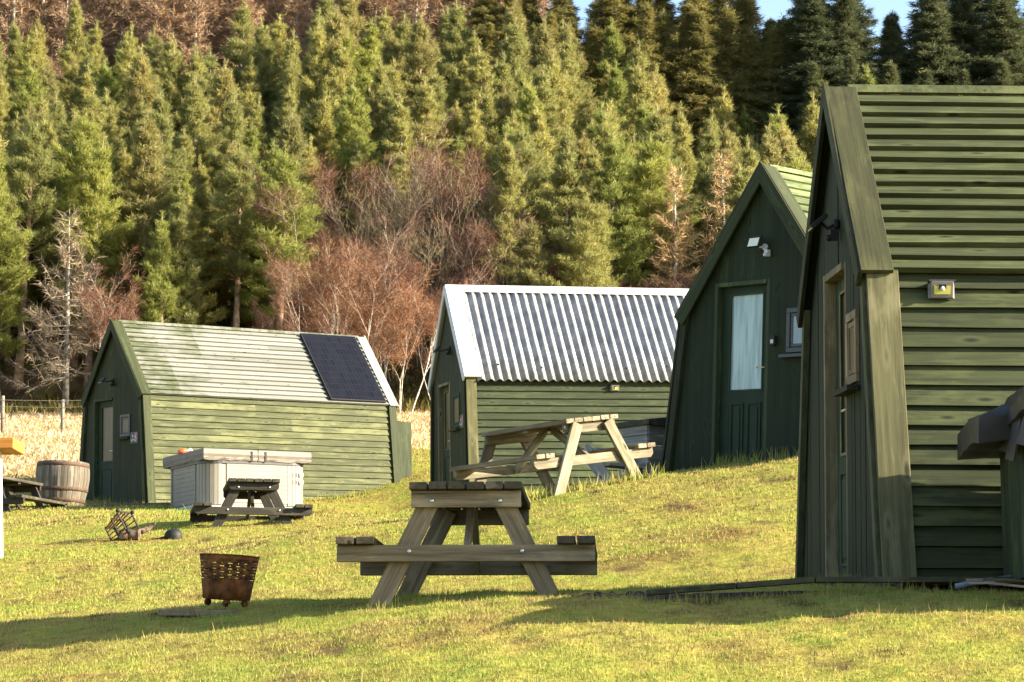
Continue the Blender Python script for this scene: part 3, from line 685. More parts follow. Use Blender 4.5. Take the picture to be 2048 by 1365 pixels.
# --- the cabin with the solar panel
rootA, bA, SA, NA = cabin('cabin', 'green timber cabin with silvered roof boards and a solar panel on its roof', (-7.247, 45.29, 3.919), 53.81, 1.98, -1.99, 1.377, 1.135, 2.012, 3.396, 5.373, dict(
    clad='clad_faded', roof='boards', roof_mat='roof_faded', trim='trim_mid', barge='trim_mid', barge_far='grey_barge', gable='gable_olive', skirt=.16, barge_w=.19, wall_expo=.121, roof_expo=.118, roof_t=.042, lit_edge=True,
    fadef=lambda l, s: min(1, max(0, (l - .7 + .9 * (.5 - s)) / 2.2)), door=(-.76, .02, 1.985), glass=(-.56, -.09, .83, 1.83), glass_mat='glass_dark', frame_mat='door_frame', door_mat='door_paint', handle=(-.06, .97), handle_mat='chrome',
    panels=([(-.55, -.10)], (.06, .7)), window=(.29, .67, 1.24, 1.64), win_mat='window_grey', win_glass='glass_dark', sill_w=.02))
flood_light(rootA, -.03, 2.29, 40, head=(-.04, -.19, .0)); name_sign(rootA, .83, 1.2, .29, .2)
def solar_panel():
    e = Vector((1.099, 0, 1.962)); S = Vector((-1.099, 0, 1.33)).normalized(); Nn = Vector((1.33, 0, 1.099)).normalized()
    c = e + S * .865 + yax * 4.54
    f = MB(); f.board(c + Nn * .105, S, yax, Nn, 1.75, 1.24, .04); fr = f.build('solar_panel', M['black'], rootA, .003)
    p = MB(); p.board(c + Nn * .1265, S, yax, Nn, 1.71, 1.20, .003); p.build('solar_cells', M['solar'], fr)
    for s_ in (.35, 1.3):
        k = MB(); k.board(e + S * s_ + yax * 4.54 + Nn * .068, yax, S, Nn, 1.24, .04, .03); k.build('mounting_rail', M['chrome'], fr)
solar_panel()
lk = MB(); lk.prism([(.25, 5.40, .5), (.25, 5.40, 1.77), (1.05, 5.40, 1.67), (1.09, 5.40, .5)][::-1], (0, .42, 0), g=lambda p: Vector((p.z, p.x, p.y))); lk.build('rear_locker', M['clad_mid'], rootA, .004)

# --- the cabin with the corrugated roof
rootB, bB, SB, NB = cabin('cabin', 'green cabin with corrugated metal roof and white metal flashing', (-1.018, 41.29, 3.823), 75.33, 1.58, -2.78, 1.365, 1.242, 1.832, 3.397, 4.836, dict(
    clad='clad_mid', roof='metal', trim='trim_pale', barge='white_flash', gable='gable_olive', barge_w=.27, fascia=.10, skirt=.3, lit_edge=False, trim_w=.17,
    door=(-.78, .02, 1.82), glass=(-.58, -.09, .72, 1.68), glass_mat='glass_dark', frame_mat='door_tan', door_mat='door_frame', handle=(-.06, .8), handle_mat='chrome', panels=([(-.58, -.1)], (.06, .6)),
    window=(.28, .76, 1.02, 1.58), win_mat='door_frame', win_glass='glass_dark', sill_w=.05))
flood_light(rootB, .1, 2.36, 40, head=(-.02, -.22, -.02)); name_sign(rootB, .87, 1.1, .28, .22)
solar_light(rootB, bB, yax, SB, NB, 2.48, 1.62)

# --- the cabin with the frosted glass door
rootC, bC, SC, NC = cabin('cabin', 'dark green cabin with half glazed frosted door facing the lawn', (2.571, 26.084, 2.617), 48.73, .71, -3.63, 1.403, 1.165, 1.755, 3.257, 4.9, dict(
    clad='clad_mid', roof='boards', roof_mat='roof_pale', trim='trim', barge='trim_mid', gable='gable', barge_w=.2, fascia=.16, skirt=.1, lit_edge=True, roof_expo=.12,
    door=(-.665, .115, 2.03), glass=(-.49, -.02, .875, 1.895), glass_mat='glass_frost', frame_mat='door_frame', door_mat='door_paint', handle=(.045, 1.06), handle_mat='brass',
    panels=([(-.46, -.275), (-.215, -.02)], (.12, .74)), window=(.375, .80, 1.235, 1.70), win_mat='window_grey', win_glass='glass_pale', sill_w=.05, sill_mat='window_grey'))
fC = flood_light(rootC, .05, 2.37, 20, head=(-.06, -.10, .05), body='grey_pl')
k = MB(); k.board((.2, -.02, 1.37), (0, 0, 1), (1, 0, 0), (0, 1, 0), .105, .06, .04); ks = k.build('key_safe', M['black'], rootC, .006)
k = MB(); k.board((.2, -.043, 1.36), (0, 0, 1), (1, 0, 0), (0, 1, 0), .04, .04, .006); k.build('key_safe_dial', M['grey_pl'], ks)

# --- the nearest cabin
rootD, bD, SD, ND = cabin('cabin', 'nearest dark green cabin seen side-on at the right, overlapping boards and pitched roof', (2.014, 15.441, .874), 88.4, -.15, -3.14, 1.673, 1.192, 1.81, 3.092, 4.9, dict(
    clad='clad_fresh', roof='boards', roof_mat='roof_green', trim='trim_pale', barge='trim', gable='gable', strips=.095, skirt=.05, barge_w=.19, fascia=.11, trim_w=.185, wall_expo=.119, roof_expo=.117, roof_t=.04, lit_edge=True,
    door=(-.42, .35, 1.94), glass=(-.2, .16, .79, 1.8), glass_mat='glass_dark', frame_mat='door_tan', door_mat='door_frame', handle=(.24, 1.0), handle_mat='brass', panels=([(-.2, .16)], (.09, .68)),
    window=(.43, .80, 1.17, 1.6), win_mat='window_brown', win_glass='glass_dark', sill_w=.12, sill_mat='trim'))
flood_light(rootD, .1, 2.2, 50, head=(-.04, -.11, .02))
solar_light(rootD, bD, yax, SD, ND, .405, 1.70)

# ------------------------------------------------------------------ picnic tables
def picnic_table(label, M4, wood_m, top_m, chamfer=0.0, buried=.18, bolt=True, s=1.0, legs_out=False):
    root = thing('picnic_table', label, 'picnic table', mat=M4 @ Matrix.Scale(s, 4), group='picnic tables on the lawn')
    X, Yv, Zv = Vector((1, 0, 0)), Vector((0, 1, 0)), Vector((0, 0, 1)); bv = .005
    t = MB(); n = 6; w = .102; pitch_ = .111
    for i in range(n): t.board(((i - 2.5) * pitch_ + rnd.uniform(-.002, .002), rnd.uniform(-.006, .006), .677 + rnd.uniform(-.002, .002)), Yv, X, Zv, 1.46, w, .045)
    t.build('tabletop', M[top_m], root, bv)
    def cbeam(mb, hw, y, z0, z1, th):
        c = chamfer
        pts = [(-hw, y - th / 2, z1), (-hw, y - th / 2, z0 + c), (-hw + c, y - th / 2, z0), (hw - c, y - th / 2, z0), (hw, y - th / 2, z0 + c), (hw, y - th / 2, z1)] if c else [(-hw, y - th / 2, z1), (-hw, y - th / 2, z0), (hw, y - th / 2, z0), (hw, y - th / 2, z1)]
        mb.prism(pts, (0, th, 0))
    for sy in (-1, 1):
        a = MB(); cbeam(a, .322, sy * .66, .553, .651, .04); rl = a.build('top_rail', M[wood_m], root, bv)
        b = MB(); cbeam(b, .755, sy * .672, .235, .333, .042); bb = b.build('bench_beam', M[wood_m], root, bv)
        if bolt:
            k = MB(); [k.ball((x * .2, sy * .683, .59), .013, sq=(1, .6, 1)) for x in (-1, 1)]; k.build('bolts', M['chrome'], rl)
            k = MB(); [k.ball((x * .33, sy * .696, .295), .013, sq=(1, .6, 1)) for x in (-1, 1)]; k.build('bolts', M['chrome'], bb)
        for sx in (-1, 1):
            lg = MB(); d = Vector((sx * .5, 0, 0)) - Vector((sx * .19, 0, .64)); yl = .718 if legs_out else .618; p1 = Vector((sx * .19, sy * yl, .645)); dn = Vector((sx * .315, 0, -.645)); e_ = p1 + dn * (1 + buried / .645)
            lg.beam(p1, e_, .118, .042, (0, 1, 0)); lg.build('leg', M[wood_m], root, bv)
        br = MB(); br.beam((0, sy * .06, .63), (0, sy * .63, .27), .075, .04, (1, 0, 0)); br.build('brace', M[wood_m], root, bv)
    for sx in (-1, 1):
        b = MB()
        for i in (0, 1): b.board((sx * (.585 + i * .117), rnd.uniform(-.006, .006), .3565), Yv, X, Zv, 1.5, .105, .045)
        b.build('bench_seat', M[top_m], root, bv)
    c = MB(); c.board((0, 0, .635), X, Zv, Yv, .6, .035, .09); c.build('centre_batten', M[wood_m], root, bv)
    return root
def table_at(x, y, Y, yaw, pitch=0, roll=0, s=1.0):
    """near end of the top at photograph pixel x, y"""
    M0 = frame_mat((0, 0, 0), yaw, pitch, roll); p = at(x, y, Y); o = p - (M0 @ Vector((0, -.73 * s, .70 * s))); M0.translation = o; return M0
picnic_table('weathered grey-brown picnic table at front with dark plank tops, on the lawn near the cabin', table_at(931, 963, 14.55, 2.4, 0, 0), 'table_near', 'table_top_near')
picnic_table('dark stained mossy picnic table standing before the pale hot tub', table_at(509, 957, 31.9, -9.5, 0, -.3), 'table_dark', 'table_top_dark', .03, .3)
picnic_table('pale bare-wood picnic table tilted on the bank beside the corrugated roof cabin', table_at(1184, 833, 24.6, -36, 0, 8.5), 'table_light', 'table_top_light', .035, .2, False, 1.0, True)
picnic_table('dark picnic table partly out of view beside the barrel', table_at(-38, 956, 39, 17.5, 0, 0, .95), 'table_dark', 'table_top_dark', .03, .25, False)

# ------------------------------------------------------------------ hot tubs
def hot_tub(label, M4, w, d, h, wall, cover, opts):
    root = thing('hot_tub', label, 'hot tub', mat=M4)
    X, Yv, Zv = Vector((1, 0, 0)), Vector((0, 1, 0)), Vector((0, 0, 1)); r = opts.get('r', .28); seg = 7
    def outline(off, rr):
        pts = []
        for cx, cy, a0 in ((w / 2 - rr, -d / 2 + rr, -90), (w / 2 - rr, d / 2 - rr, 0), (-w / 2 + rr, d / 2 - rr, 90), (-w / 2 + rr, -d / 2 + rr, 180)):
            for k in range(seg + 1):
                a = R(a0 + 90 * k / seg); pts.append((cx + (rr + off) * math.cos(a), cy + (rr + off) * math.sin(a)))
        return pts
    b = MB(); o1 = outline(0, r); b.prism([(x, y, 0) for x, y in o1][::-1] if False else [(x, y, 0) for x, y in o1], (0, 0, h - .04)); b.build('tub_body', M[wall], root)
    g = MB()
    if opts.get('vertical'):
        n = int(w / .11)
        for i in range(n):
            for y_ in (-d / 2 - .008, d / 2 + .008): g.board((-w / 2 + .01 + (i + .5) * (w - .02) / n, y_, h / 2 - .02), Zv, X, Yv, h - .05, (w - .02) / n - .004, .018)
        n = int(d / .11)
        for i in range(n):
            for x_ in (-w / 2 - .008, w / 2 + .008): g.board((x_, -d / 2 + .01 + (i + .5) * (d - .02) / n, h / 2 - .02), Zv, Yv, X, h - .05, (d - .02) / n - .004, .018)
        g.build('cladding_boards', M[wall], root, .003)
    else:
        # raised panel between corner columns, grooved
        for c0, L_, T_, ln_ in (((0, -d / 2 - .007), X, Yv, w - 2 * r - .16), ((-w / 2 - .007, 0), Yv, X, d - 2 * r - .16), ((w / 2 + .007, 0), Yv, X, d - 2 * r - .16)):
            g = MB()
            for k in range(9): g.board((c0[0], c0[1], .04 + (h - .1) * (k + .5) / 9), L_, Zv, T_, ln_, (h - .1) / 9 - .0025, .014, .5)
            g.build('side_panel', M[wall], root, .002)
        cc = MB()
        pts = outline(.009, r); cols = [MB() for _ in range(4)]
        for i in range(len(pts)):
            x, y = pts[i]; x2, y2 = pts[(i + 1) % len(pts)]
            if math.hypot(x2 - x, y2 - y) > .3: continue
            m_ = Vector(((x + x2) / 2, (y + y2) / 2, (h - .06) / 2)); L_ = Vector((x2 - x, y2 - y, 0)); T_ = Vector((L_.y, -L_.x, 0)).normalized()
            cols[i // (seg + 1)].board(m_, Zv, L_.normalized(), T_, h - .07, L_.length - .008, .012, .5)
        for c_ in cols: c_.build('corner_column', M[wall], root, .002)
        for sx in (1,):
            for k in range(1): cc.board((sx * (w / 2 - r - .04), -d / 2 - .007, (h - .06) / 2), Zv, X, Yv, h - .07, .07, .013, .5)
        cc.build('front_post', M[wall], root, .002)
        v = MB()
        for i in range(4):
            for z in (h * .52, h * .68): v.board((w / 2 - r * .9 + i * .055, -d / 2 - .012, z), Zv, X, Yv, .06, .008, .02)
        v.build('vents', M['grey_pl'], root)
    rm = MB(); rm.prism([(x, y, h - .10) for x, y in outline(.025, r)], (0, 0, .10)); rm.build('tub_rim', M['tub_rim'], root, .01)
    if opts.get('cover', True):
        for sx in (-1, 1):
            c = MB(); x0, x1 = (-w / 2 - .04, -.008) if sx < 0 else (.008, w / 2 + .04); y0, y1 = -d / 2 - .04, d / 2 + .04
            nx, ny = 10, 10; b0 = len(c.v); th = .115
            per = [(x0 + (x1 - x0) * i / nx, y0) for i in range(nx)] + [(x1, y0 + (y1 - y0) * i / ny) for i in range(ny)] + [(x1 - (x1 - x0) * i / nx, y1) for i in range(nx)] + [(x0, y1 - (y1 - y0) * i / ny) for i in range(ny)]
            cx, cy = (x0 + x1) / 2, (y0 + y1) / 2; np_ = len(per)
            rows = ((1.0, -.055, 1), (1.006, -.025, 1), (1.0, .0, .4), (1.012, .04, 0), (1.0, th, 0), (.9, th + .02, 0), (.5, th + .03, 0))
            for sc, z, j in rows:
                for x, y in per:
                    q = rnd.uniform(-.008, .008) * j
                    c.v.append((cx + (x - cx) * sc + q, cy + (y - cy) * sc + q, h + .005 + z + rnd.uniform(-.006, .006) * j))
            for k in range(len(rows) - 1):
                for i in range(np_):
                    i2 = (i + 1) % np_; c.face((k * np_ + i, k * np_ + i2, (k + 1) * np_ + i2, (k + 1) * np_ + i), None, .5, 0, False)
            c.face([(len(rows) - 1) * np_ + i for i in range(np_)], None)
            cv = c.build('cover', M[cover], root)
            st = MB(); xs = x1 - .1 if sx < 0 else x0 + .12
            st.board((xs, y0 - .012, h + .02), Zv, X, Yv, .16, .03, .006); st.build('strap', M['black'], cv)
    return root
mA = frame_mat((0, 0, 0), 27, 1.5, -1.5)
nA = at(413, 1006, 40.45); mt = frame_mat((0, 0, 0), 33 - 90 + 57, 0, 0)
# pale tub before the solar panel cabin: x runs along its front
Mt = frame_mat((0, 0, 0), -62 + 90 - 62 + 62, 0, 0)
def tub_matrix(yaw, corner, w, d, roll=0, pitch=0):
    Mx = frame_mat((0, 0, 0), yaw, pitch, roll); Mx.translation = Vector(corner) - (Mx @ Vector((-w / 2, -d / 2, 0))); return Mx
hot_tub('pale grey hot tub with folded taupe cover beside the solar panel cabin', tub_matrix(-30, at(410, 1009, 38.7), 1.76, 1.58, 1.0), 1.76, 1.58, .745, 'tub_panel', 'tub_cover', {})
bx = thing('storage_box', 'small grey timber box with dark sloping lid beside the frosted door cabin', 'storage box', mat=frame_mat(at(1304, 1000, 27.9), 48.7) @ Matrix.Diagonal((.8, .7, 1, 1)))
b = MB()
for k in range(7): b.board((-.30, .0, .06 + .115 * k), (0, 1, 0), (0, 0, 1), (1, 0, 0), .8, .11, .02); b.board((.0, -.41, .06 + .115 * k), (1, 0, 0), (0, 0, 1), (0, 1, 0), .58, .11, .02); b.board((.30, .0, .06 + .115 * k), (0, 1, 0), (0, 0, 1), (1, 0, 0), .8, .11, .02)
b.build('box_sides', M['grey_wood'], bx, .003)
b = MB(); b.hexa([(-.36, -.46, .80), (.36, -.46, .80), (.36, .44, .80), (-.36, .44, .80), (-.36, -.46, .86), (.36, -.46, .86), (.36, .44, .95), (-.36, .44, .95)]); b.build('lid', M['table_top_dark'], bx, .004)
zt = .765
rt = hot_tub('dark green boarded hot tub with crumpled brown cover at right edge', frame_mat((3.62, 12.95, zt - .01), .6), 1.86, 1.46, .84, 'clad_fresh', 'tub_cover_brown', dict(vertical=True, r=.05, cover=False))
def brown_cover(root):
    h = .84; c = MB(); n = 22; q = random.Random(9)
    # padded cover half folded back; its near end hangs past the rim in creases
    def slab(x0, x1, y0, y1, z0, th, droop, name):
        m = MB(); nx, ny = 14, 10
        idx = {}
        for layer in (0, 1):
            for i in range(nx + 1):
                for j in range(ny + 1):
                    fx, fy = i / nx, j / ny; e = min(fx, 1 - fx, fy, 1 - fy)
                    z = z0 + (th if layer else 0) * (1 if e > .0 else .72) + droop * (1 - fx) ** 2 + .02 * math.sin(fx * 9 + fy * 4) + q.uniform(-.006, .006)
                    idx[layer, i, j] = len(m.v); m.v.append((x0 + (x1 - x0) * fx + q.uniform(-.006, .006), y0 + (y1 - y0) * fy + q.uniform(-.006, .006), z))
        for i in range(nx):
            for j in range(ny):
                m.face((idx[1, i, j], idx[1, i + 1, j], idx[1, i + 1, j + 1], idx[1, i, j + 1]), None, .5, 0, True); m.face((idx[0, i, j], idx[0, i, j + 1], idx[0, i + 1, j + 1], idx[0, i + 1, j]), None, .5, 0, True)
        for i in range(nx):
            m.face((idx[0, i, 0], idx[0, i + 1, 0], idx[1, i + 1, 0], idx[1, i, 0]), None); m.face((idx[0, i, ny], idx[1, i, ny], idx[1, i + 1, ny], idx[0, i + 1, ny]), None)
        for j in range(ny):
            m.face((idx[0, 0, j], idx[1, 0, j], idx[1, 0, j + 1], idx[0, 0, j + 1]), None); m.face((idx[0, nx, j], idx[0, nx, j + 1], idx[1, nx, j + 1], idx[1, nx, j]), None)
        return m.build(name, M['tub_cover_brown'], root)
    a = slab(-1.17, .9, .1, .76, h - .09, .19, -.045, 'cover')
    slab(-1.02, .95, -.74, .12, h + .0, .11, -.03, 'cover')
    slab(-.93, .92, -.05, .74, h + .14, .15, -.1, 'cover')
    s = MB()
    for k, (x, y, dz) in enumerate(((-.985, -.3, .17), (-.99, -.02, .22), (-.985, .2, .15))):
        s.prism([(x, y - .13, h - .02), (x - .02, y, h - .04), (x, y + .13, h - .02), (x - .05, y + .09, h - dz), (x - .04, y - .08, h - dz - .03)], (.012, 0, 0))
    s.build('cover_skirt', M['tub_cover_brown'], root)
brown_cover(rt)

# step stool by the timber tub
st = thing('wooden_steps', 'small grey wooden steps leaning against the small grey timber box', 'steps', mat=frame_mat(at(1258, 968, 27.2), -41))
for i in range(2):
    b = MB(); b.board((0, .1 + .22 * i, .2 + .18 * i), (1, 0, 0), (0, 1, 0), (0, 0, 1), .55, .2, .035); b.build('tread', M['grey_wood'], st, .004)
for sx in (-1, 1):
    b = MB(); b.beam((sx * .27, -.06, -.1), (sx * .27, .42, .4), .16, .03, (1, 0, 0)); b.build('stringer', M['grey_wood'], st, .004)

# bright bits on the pale tub's cover
pc = at(368, 906, 39.5)
t = thing('garden_toy', 'small orange and white object lying on the pale tub cover', 'toy', pc + Vector((0, 0, -.02)), (0, 0, .6))
b = MB(); b.tube([(-.10, 0, .03), (.0, 0, .045), (.05, 0, .05)], [.03, .045, .03], 8); b.build('orange_body', M['red'], t)
b = MB(); b.tube([(.05, 0, .05), (.12, .02, .085), (.2, .03, .03)], [.018, .022, .012], 6); b.build('white_handle', M['white_pl'], t)

# ------------------------------------------------------------------ barrel
bp = at(122, 1018, 41.0)
t = thing('barrel', 'weathered half barrel with rusty hoops beside the solar panel cabin', 'barrel', bp, (R(-1), R(1.2), 0))
prof = [(.33, -.03), (.375, .12), (.415, .3), (.436, .47), (.436, .62), (.418, .755)]
def pr(z):
    for (r0, z0), (r1, z1) in zip(prof, prof[1:]):
        if z0 <= z <= z1: return r0 + (r1 - r0) * (z - z0) / (z1 - z0)
    return prof[-1][0]
sv = [rnd.random() for _ in range(26)]
b = MB()
for k in range(26):
    a0, a1 = 2 * math.pi * k / 26 + .008, 2 * math.pi * (k + 1) / 26 - .008
    off = (rnd.uniform(0, 50), rnd.uniform(0, 50), 0); i0 = len(b.v); m_ = 9
    for i in range(m_ + 1):
        z = -.03 + .785 * i / m_; r_ = pr(z)
        for a_, rr in ((a0, r_), ((a0 + a1) / 2, r_ + .004), (a1, r_), (a1, r_ - .025), (a0, r_ - .025)): b.v.append((rr * math.cos(a_), rr * math.sin(a_), z))
    for i in range(m_):
        for j in range(5):
            j2 = (j + 1) % 5; q = (i0 + i * 5 + j, i0 + i * 5 + j2, i0 + i * 5 + 5 + j2, i0 + i * 5 + 5 + j)
            b.face(q, [(b.v[x][2] + off[0], (x % 5) * .05 + off[1], off[1]) for x in q], sv[k], 0, False)
    b.face([i0 + m_ * 5 + j for j in range(5)], None, sv[k])
b.build('staves', M['barrel'], t)
for z in (.70, .30, .12):
    b = MB(); b.lathe([(pr(z) + .003, z - .03), (pr(z) + .008, z - .028), (pr(min(z + .03, .755)) + .008, z + .026), (pr(min(z + .03, .755)) + .003, z + .028)], (0, 0, 0), 40); b.build('hoop', M['hoop'], t)
b = MB(); b.lathe([(.001, .66), (pr(.66) - .02, .66)], (0, 0, 0), 26); b.build('soil_fill', M['soot'], t)

# ------------------------------------------------------------------ fire basket on ball feet
def fire_basket():
    p = at(452, 1213, 15.75)
    t = thing('fire_basket', 'rusty slotted steel fire basket on ball feet on the lawn', 'fire basket', mat=frame_mat(p, 12, 0, -3.2))
    m = MB(); seg = 64; z0, z1 = .045, .315; r0, r1 = .148, .187; rows = [z0, .07, .165]; n = 14
    zs = [z0, z0 + .05, .16]
    for i in range(n + 1): zs.append(.165 + (.292 - .165) * i / n)
    zs.append(z1)
    pf = [(r0 + (r1 - r0) * (z - z0) / (z1 - z0), z) for z in zs]
    def skip(i, k):
        row = i - 3
        if row < 0 or row >= n or row % 2 == 1: return False
        return (k + (3 if (row // 2) % 2 else 0)) % 6 < 4
    m.lathe(pf, (0, 0, 0), seg, skip=skip)
    m.lathe([(r0, z0 + .001), (.001, z0 + .001)], (0, 0, 0), seg)
    o = m.build('slotted_bowl', M['rust'], t); s = o.modifiers.new('thick', 'SOLIDIFY'); s.thickness = .004
    m = MB(); m.lathe([(r1 - .004, z1 - .004), (r1 + .003, z1 - .004), (r1 + .003, z1 + .003), (r1 - .004, z1 + .003)], (0, 0, 0), seg); m.build('rim', M['rust'], t)
    for k in range(4):
        a = R(20 + 90 * k); m = MB(); m.ball((.115 * math.cos(a), .115 * math.sin(a), .022), .0235, 14, 8); m.build('ball_foot', M['rust'], t)
    m = MB(); m.lathe([(.12, .1), (.1, .14), (.001, .15)], (0, 0, 0), 12); m.build('ash', M['soot'], t)
fire_basket()
s = MB(); sp = at(400, 1219, 15.6); s.board((0, 0, .0), (1, 0, 0), (0, 1, 0), (0, 0, 1), .49, .2, .04)
so = s.build('stone_slab', M['stone'], None, .008); so.location = (sp.x, sp.y, gz(sp.x, sp.y) + .012); so.rotation_euler = (0, R(.5), R(-3)); tag(so, 'flat brown slab lying by the fire basket', 'slab')

# tipped iron basket, logs, black lid
tp = at(243, 1062, 30.4); gx = gz(tp.x, tp.y)
t = thing('log_basket', 'tipped over rusty iron log basket on the far lawn', 'fire basket', mat=Matrix.Translation((tp.x, tp.y, gx + .135)) @ Matrix.Rotation(R(-28), 4, 'Z') @ Matrix.Rotation(R(58), 4, 'Y') @ Matrix.Scale(.86, 4))
def ring(m, hx, z, w): 
    P = [(-hx, -hx, z), (hx, -hx, z), (hx, hx, z), (-hx, hx, z)]
    for i in range(4): m.beam(P[i], P[(i + 1) % 4], w, .012, (0, 0, 1))
m = MB(); ring(m, .17, .15, .03); ring(m, .145, .0, .026); ring(m, .11, -.17, .03); m.build('basket_rings', M['soot'], t)
m = MB()
for k in range(4):
    for i in range(4):
        f = -1 + 2 * (i + .5) / 4; c, s_ = [(f, -1), (1, f), (-f, 1), (-1, -f)][k]
        m.beam((.11 * c, .11 * s_, -.17), (.17 * c, .17 * s_, .15), .02, .01, (0, 1, .1) if k % 2 else (1, 0, .1))
m.build('basket_bars', M['rust_hot'], t)
m = MB(); m.ball((.17, -.17, .17), .03); m.ball((.17, .17, .17), .03); m.ball((-.17, .17, .17), .03); m.ball((-.17, -.17, .17), .03); m.build('corner_knobs', M['soot'], t)
def lump(name, pts, rad, label, cat, mat, seed):
    q = random.Random(seed); m = MB(); P = []; Rr = []
    for (a, b_), (r0, r1) in zip(zip(pts, pts[1:]), zip(rad, rad[1:])):
        for k in range(5): f = k / 5; P.append(Vector(a).lerp(Vector(b_), f) + Vector((q.uniform(-.006, .006), q.uniform(-.006, .006), q.uniform(-.006, .006)))); Rr.append((r0 + (r1 - r0) * f) * q.uniform(.85, 1.15))
    P.append(Vector(pts[-1])); Rr.append(rad[-1]); m.tube(P, Rr, 9)
    return tag(m.build(name, M[mat]), label, cat)
def on(x, y, Y, dz=0): p = at(x, y, Y); return Vector((p.x, p.y, gz(p.x, p.y) + dz))
l0, l1, l2, l3 = on(240, 1072, 30.3, .05), on(262, 1070, 30.3, .06), on(280, 1066, 30.5, .09), on(311, 1053, 30.6, .17)
lump('log', [l0, l1, on(279, 1070, 30.3, .06)], [.05, .07, .075], 'thick charred log in front of the tipped iron basket', 'log', 'log', 1)
lump('branch', [on(272, 1069, 30.5, .06), l2, on(296, 1062, 30.6, .11), l3], [.035, .04, .03, .012], 'crooked branch poking out beyond the charred log', 'branch', 'log', 2)
m = MB(); m.lathe([(.105, -.03), (.112, .02), (.105, .05), (.075, .085), (.04, .10), (.001, .104)], (0, 0, 0), 18); m.tube([(-.08, 0, .02), (-.16, .02, .012), (-.24, .0, -.01)], [.012, .010, .008], 6)
lo = m.build('black_bowl', M['black']); lo.location = on(347, 1070, 30.4, .01); lo.rotation_euler = (R(6), R(-8), 0); tag(lo, 'small black upturned bowl lying on the far lawn', 'bowl')

# ------------------------------------------------------------------ edging, deck, pipe, splintered boards, slab
b = MB(); b.board((0, 0, 0), (1, 0, 0), (0, 1, 0), (0, 0, 1), 1.55, .2, .13); so = b.build('timber_sleeper', M['sleeper'], None, .01)
p0, p1 = at(182, 1016, 43.4), at(345, 1011, 41.6); so.matrix_world = frame_mat((p0 + p1) / 2 - Vector((0, 0, .02)), 0); d = (p1 - p0); so.rotation_euler = (0, -math.asin(d.z / d.length), math.atan2(d.y, d.x)); so.scale.x = d.length / 1.55
tag(so, 'old timber sleeper edging at the foot of the solar panel cabin', 'sleeper')
b = MB(); b.board((0, 0, 0), (1, 0, 0), (0, 1, 0), (0, 0, 1), 1.92, 1.74, .16); cs = b.build('concrete_slab', M['concrete'], None, .01)
Mc = tub_matrix(-30, at(396, 1011, 38.55), 1.80, 1.60, 1.0); cs.matrix_world = Mc @ Matrix.Translation((0, 0, -.075)); tag(cs, 'white concrete slab under the pale hot tub', 'slab')
dk = thing('timber_deck', 'low mossy timber deck edge under the nearest cabin', 'deck', (0, 0, 0))
b = MB(); q = random.Random(4); xs = [.72, 1.2, 1.62, 3.0, 4.6, 6.6]
for x0, x1 in zip(xs, xs[1:]):
    zf = lambda x: .698 + .068 * min(1, (x - .72) / .9)
    z0_, z1_ = zf(x0), zf(x1)
    b.beam((x0, 13.42, min(z0_, .775)), (x1 - .006, 13.42 + q.uniform(-.01, .01), min(z1_, .775)), .03, .10, (0, 1, 0))
b.build('edge_board', M['deck_edge'], dk, .004)
b = MB()
for i in range(16): b.board((4.4, 13.56 + .24 * i, .755), (1, 0, 0), (0, 1, 0), (0, 0, 1), 4.6, .225, .03)
b.build('deck_boards', M['deck_edge'], dk)
b = MB()
for x in (2.4, 3.4, 4.6): b.board((x, 15.2, .66), (0, 1, 0), (1, 0, 0), (0, 0, 1), 3.4, .07, .16)
b.build('joists', M['deck_edge'], dk)
b = MB(); pa, pb = at(1948, 1166, 13.3), at(2040, 1153, 13.5); b.tube([pa - Vector((.1, 0, .02)), pa, pb, pb + Vector((.3, 0, .03))], [.016] * 4, 10); tag(b.build('grey_pipe', M['pipe']), 'grey plastic pipe running beneath the nearest cabin wall', 'pipe')
t = thing('broken_boards', 'splintered pale broken boards lying by the hot tub at right edge', 'broken wood', at(1995, 1172, 13.15)); q = random.Random(12)
for k in range(6):
    b = MB(); y0 = q.uniform(-.06, .1); x0 = q.uniform(-.16, .02); b.prism([(x0, y0, .0 + .006 * k), (x0 + .1, y0 - .02, .0 + .006 * k), (x0 + .36, y0 - .02 + q.uniform(-.05, .05), -.03 + .008 * k), (x0 + .36, y0 + .04, -.03 + .008 * k), (x0 + .12, y0 + .03, .004 + .006 * k)], (0, 0, .012)); b.build('board_splinter', M['splinter'] if k % 2 else M['sleeper'], t)

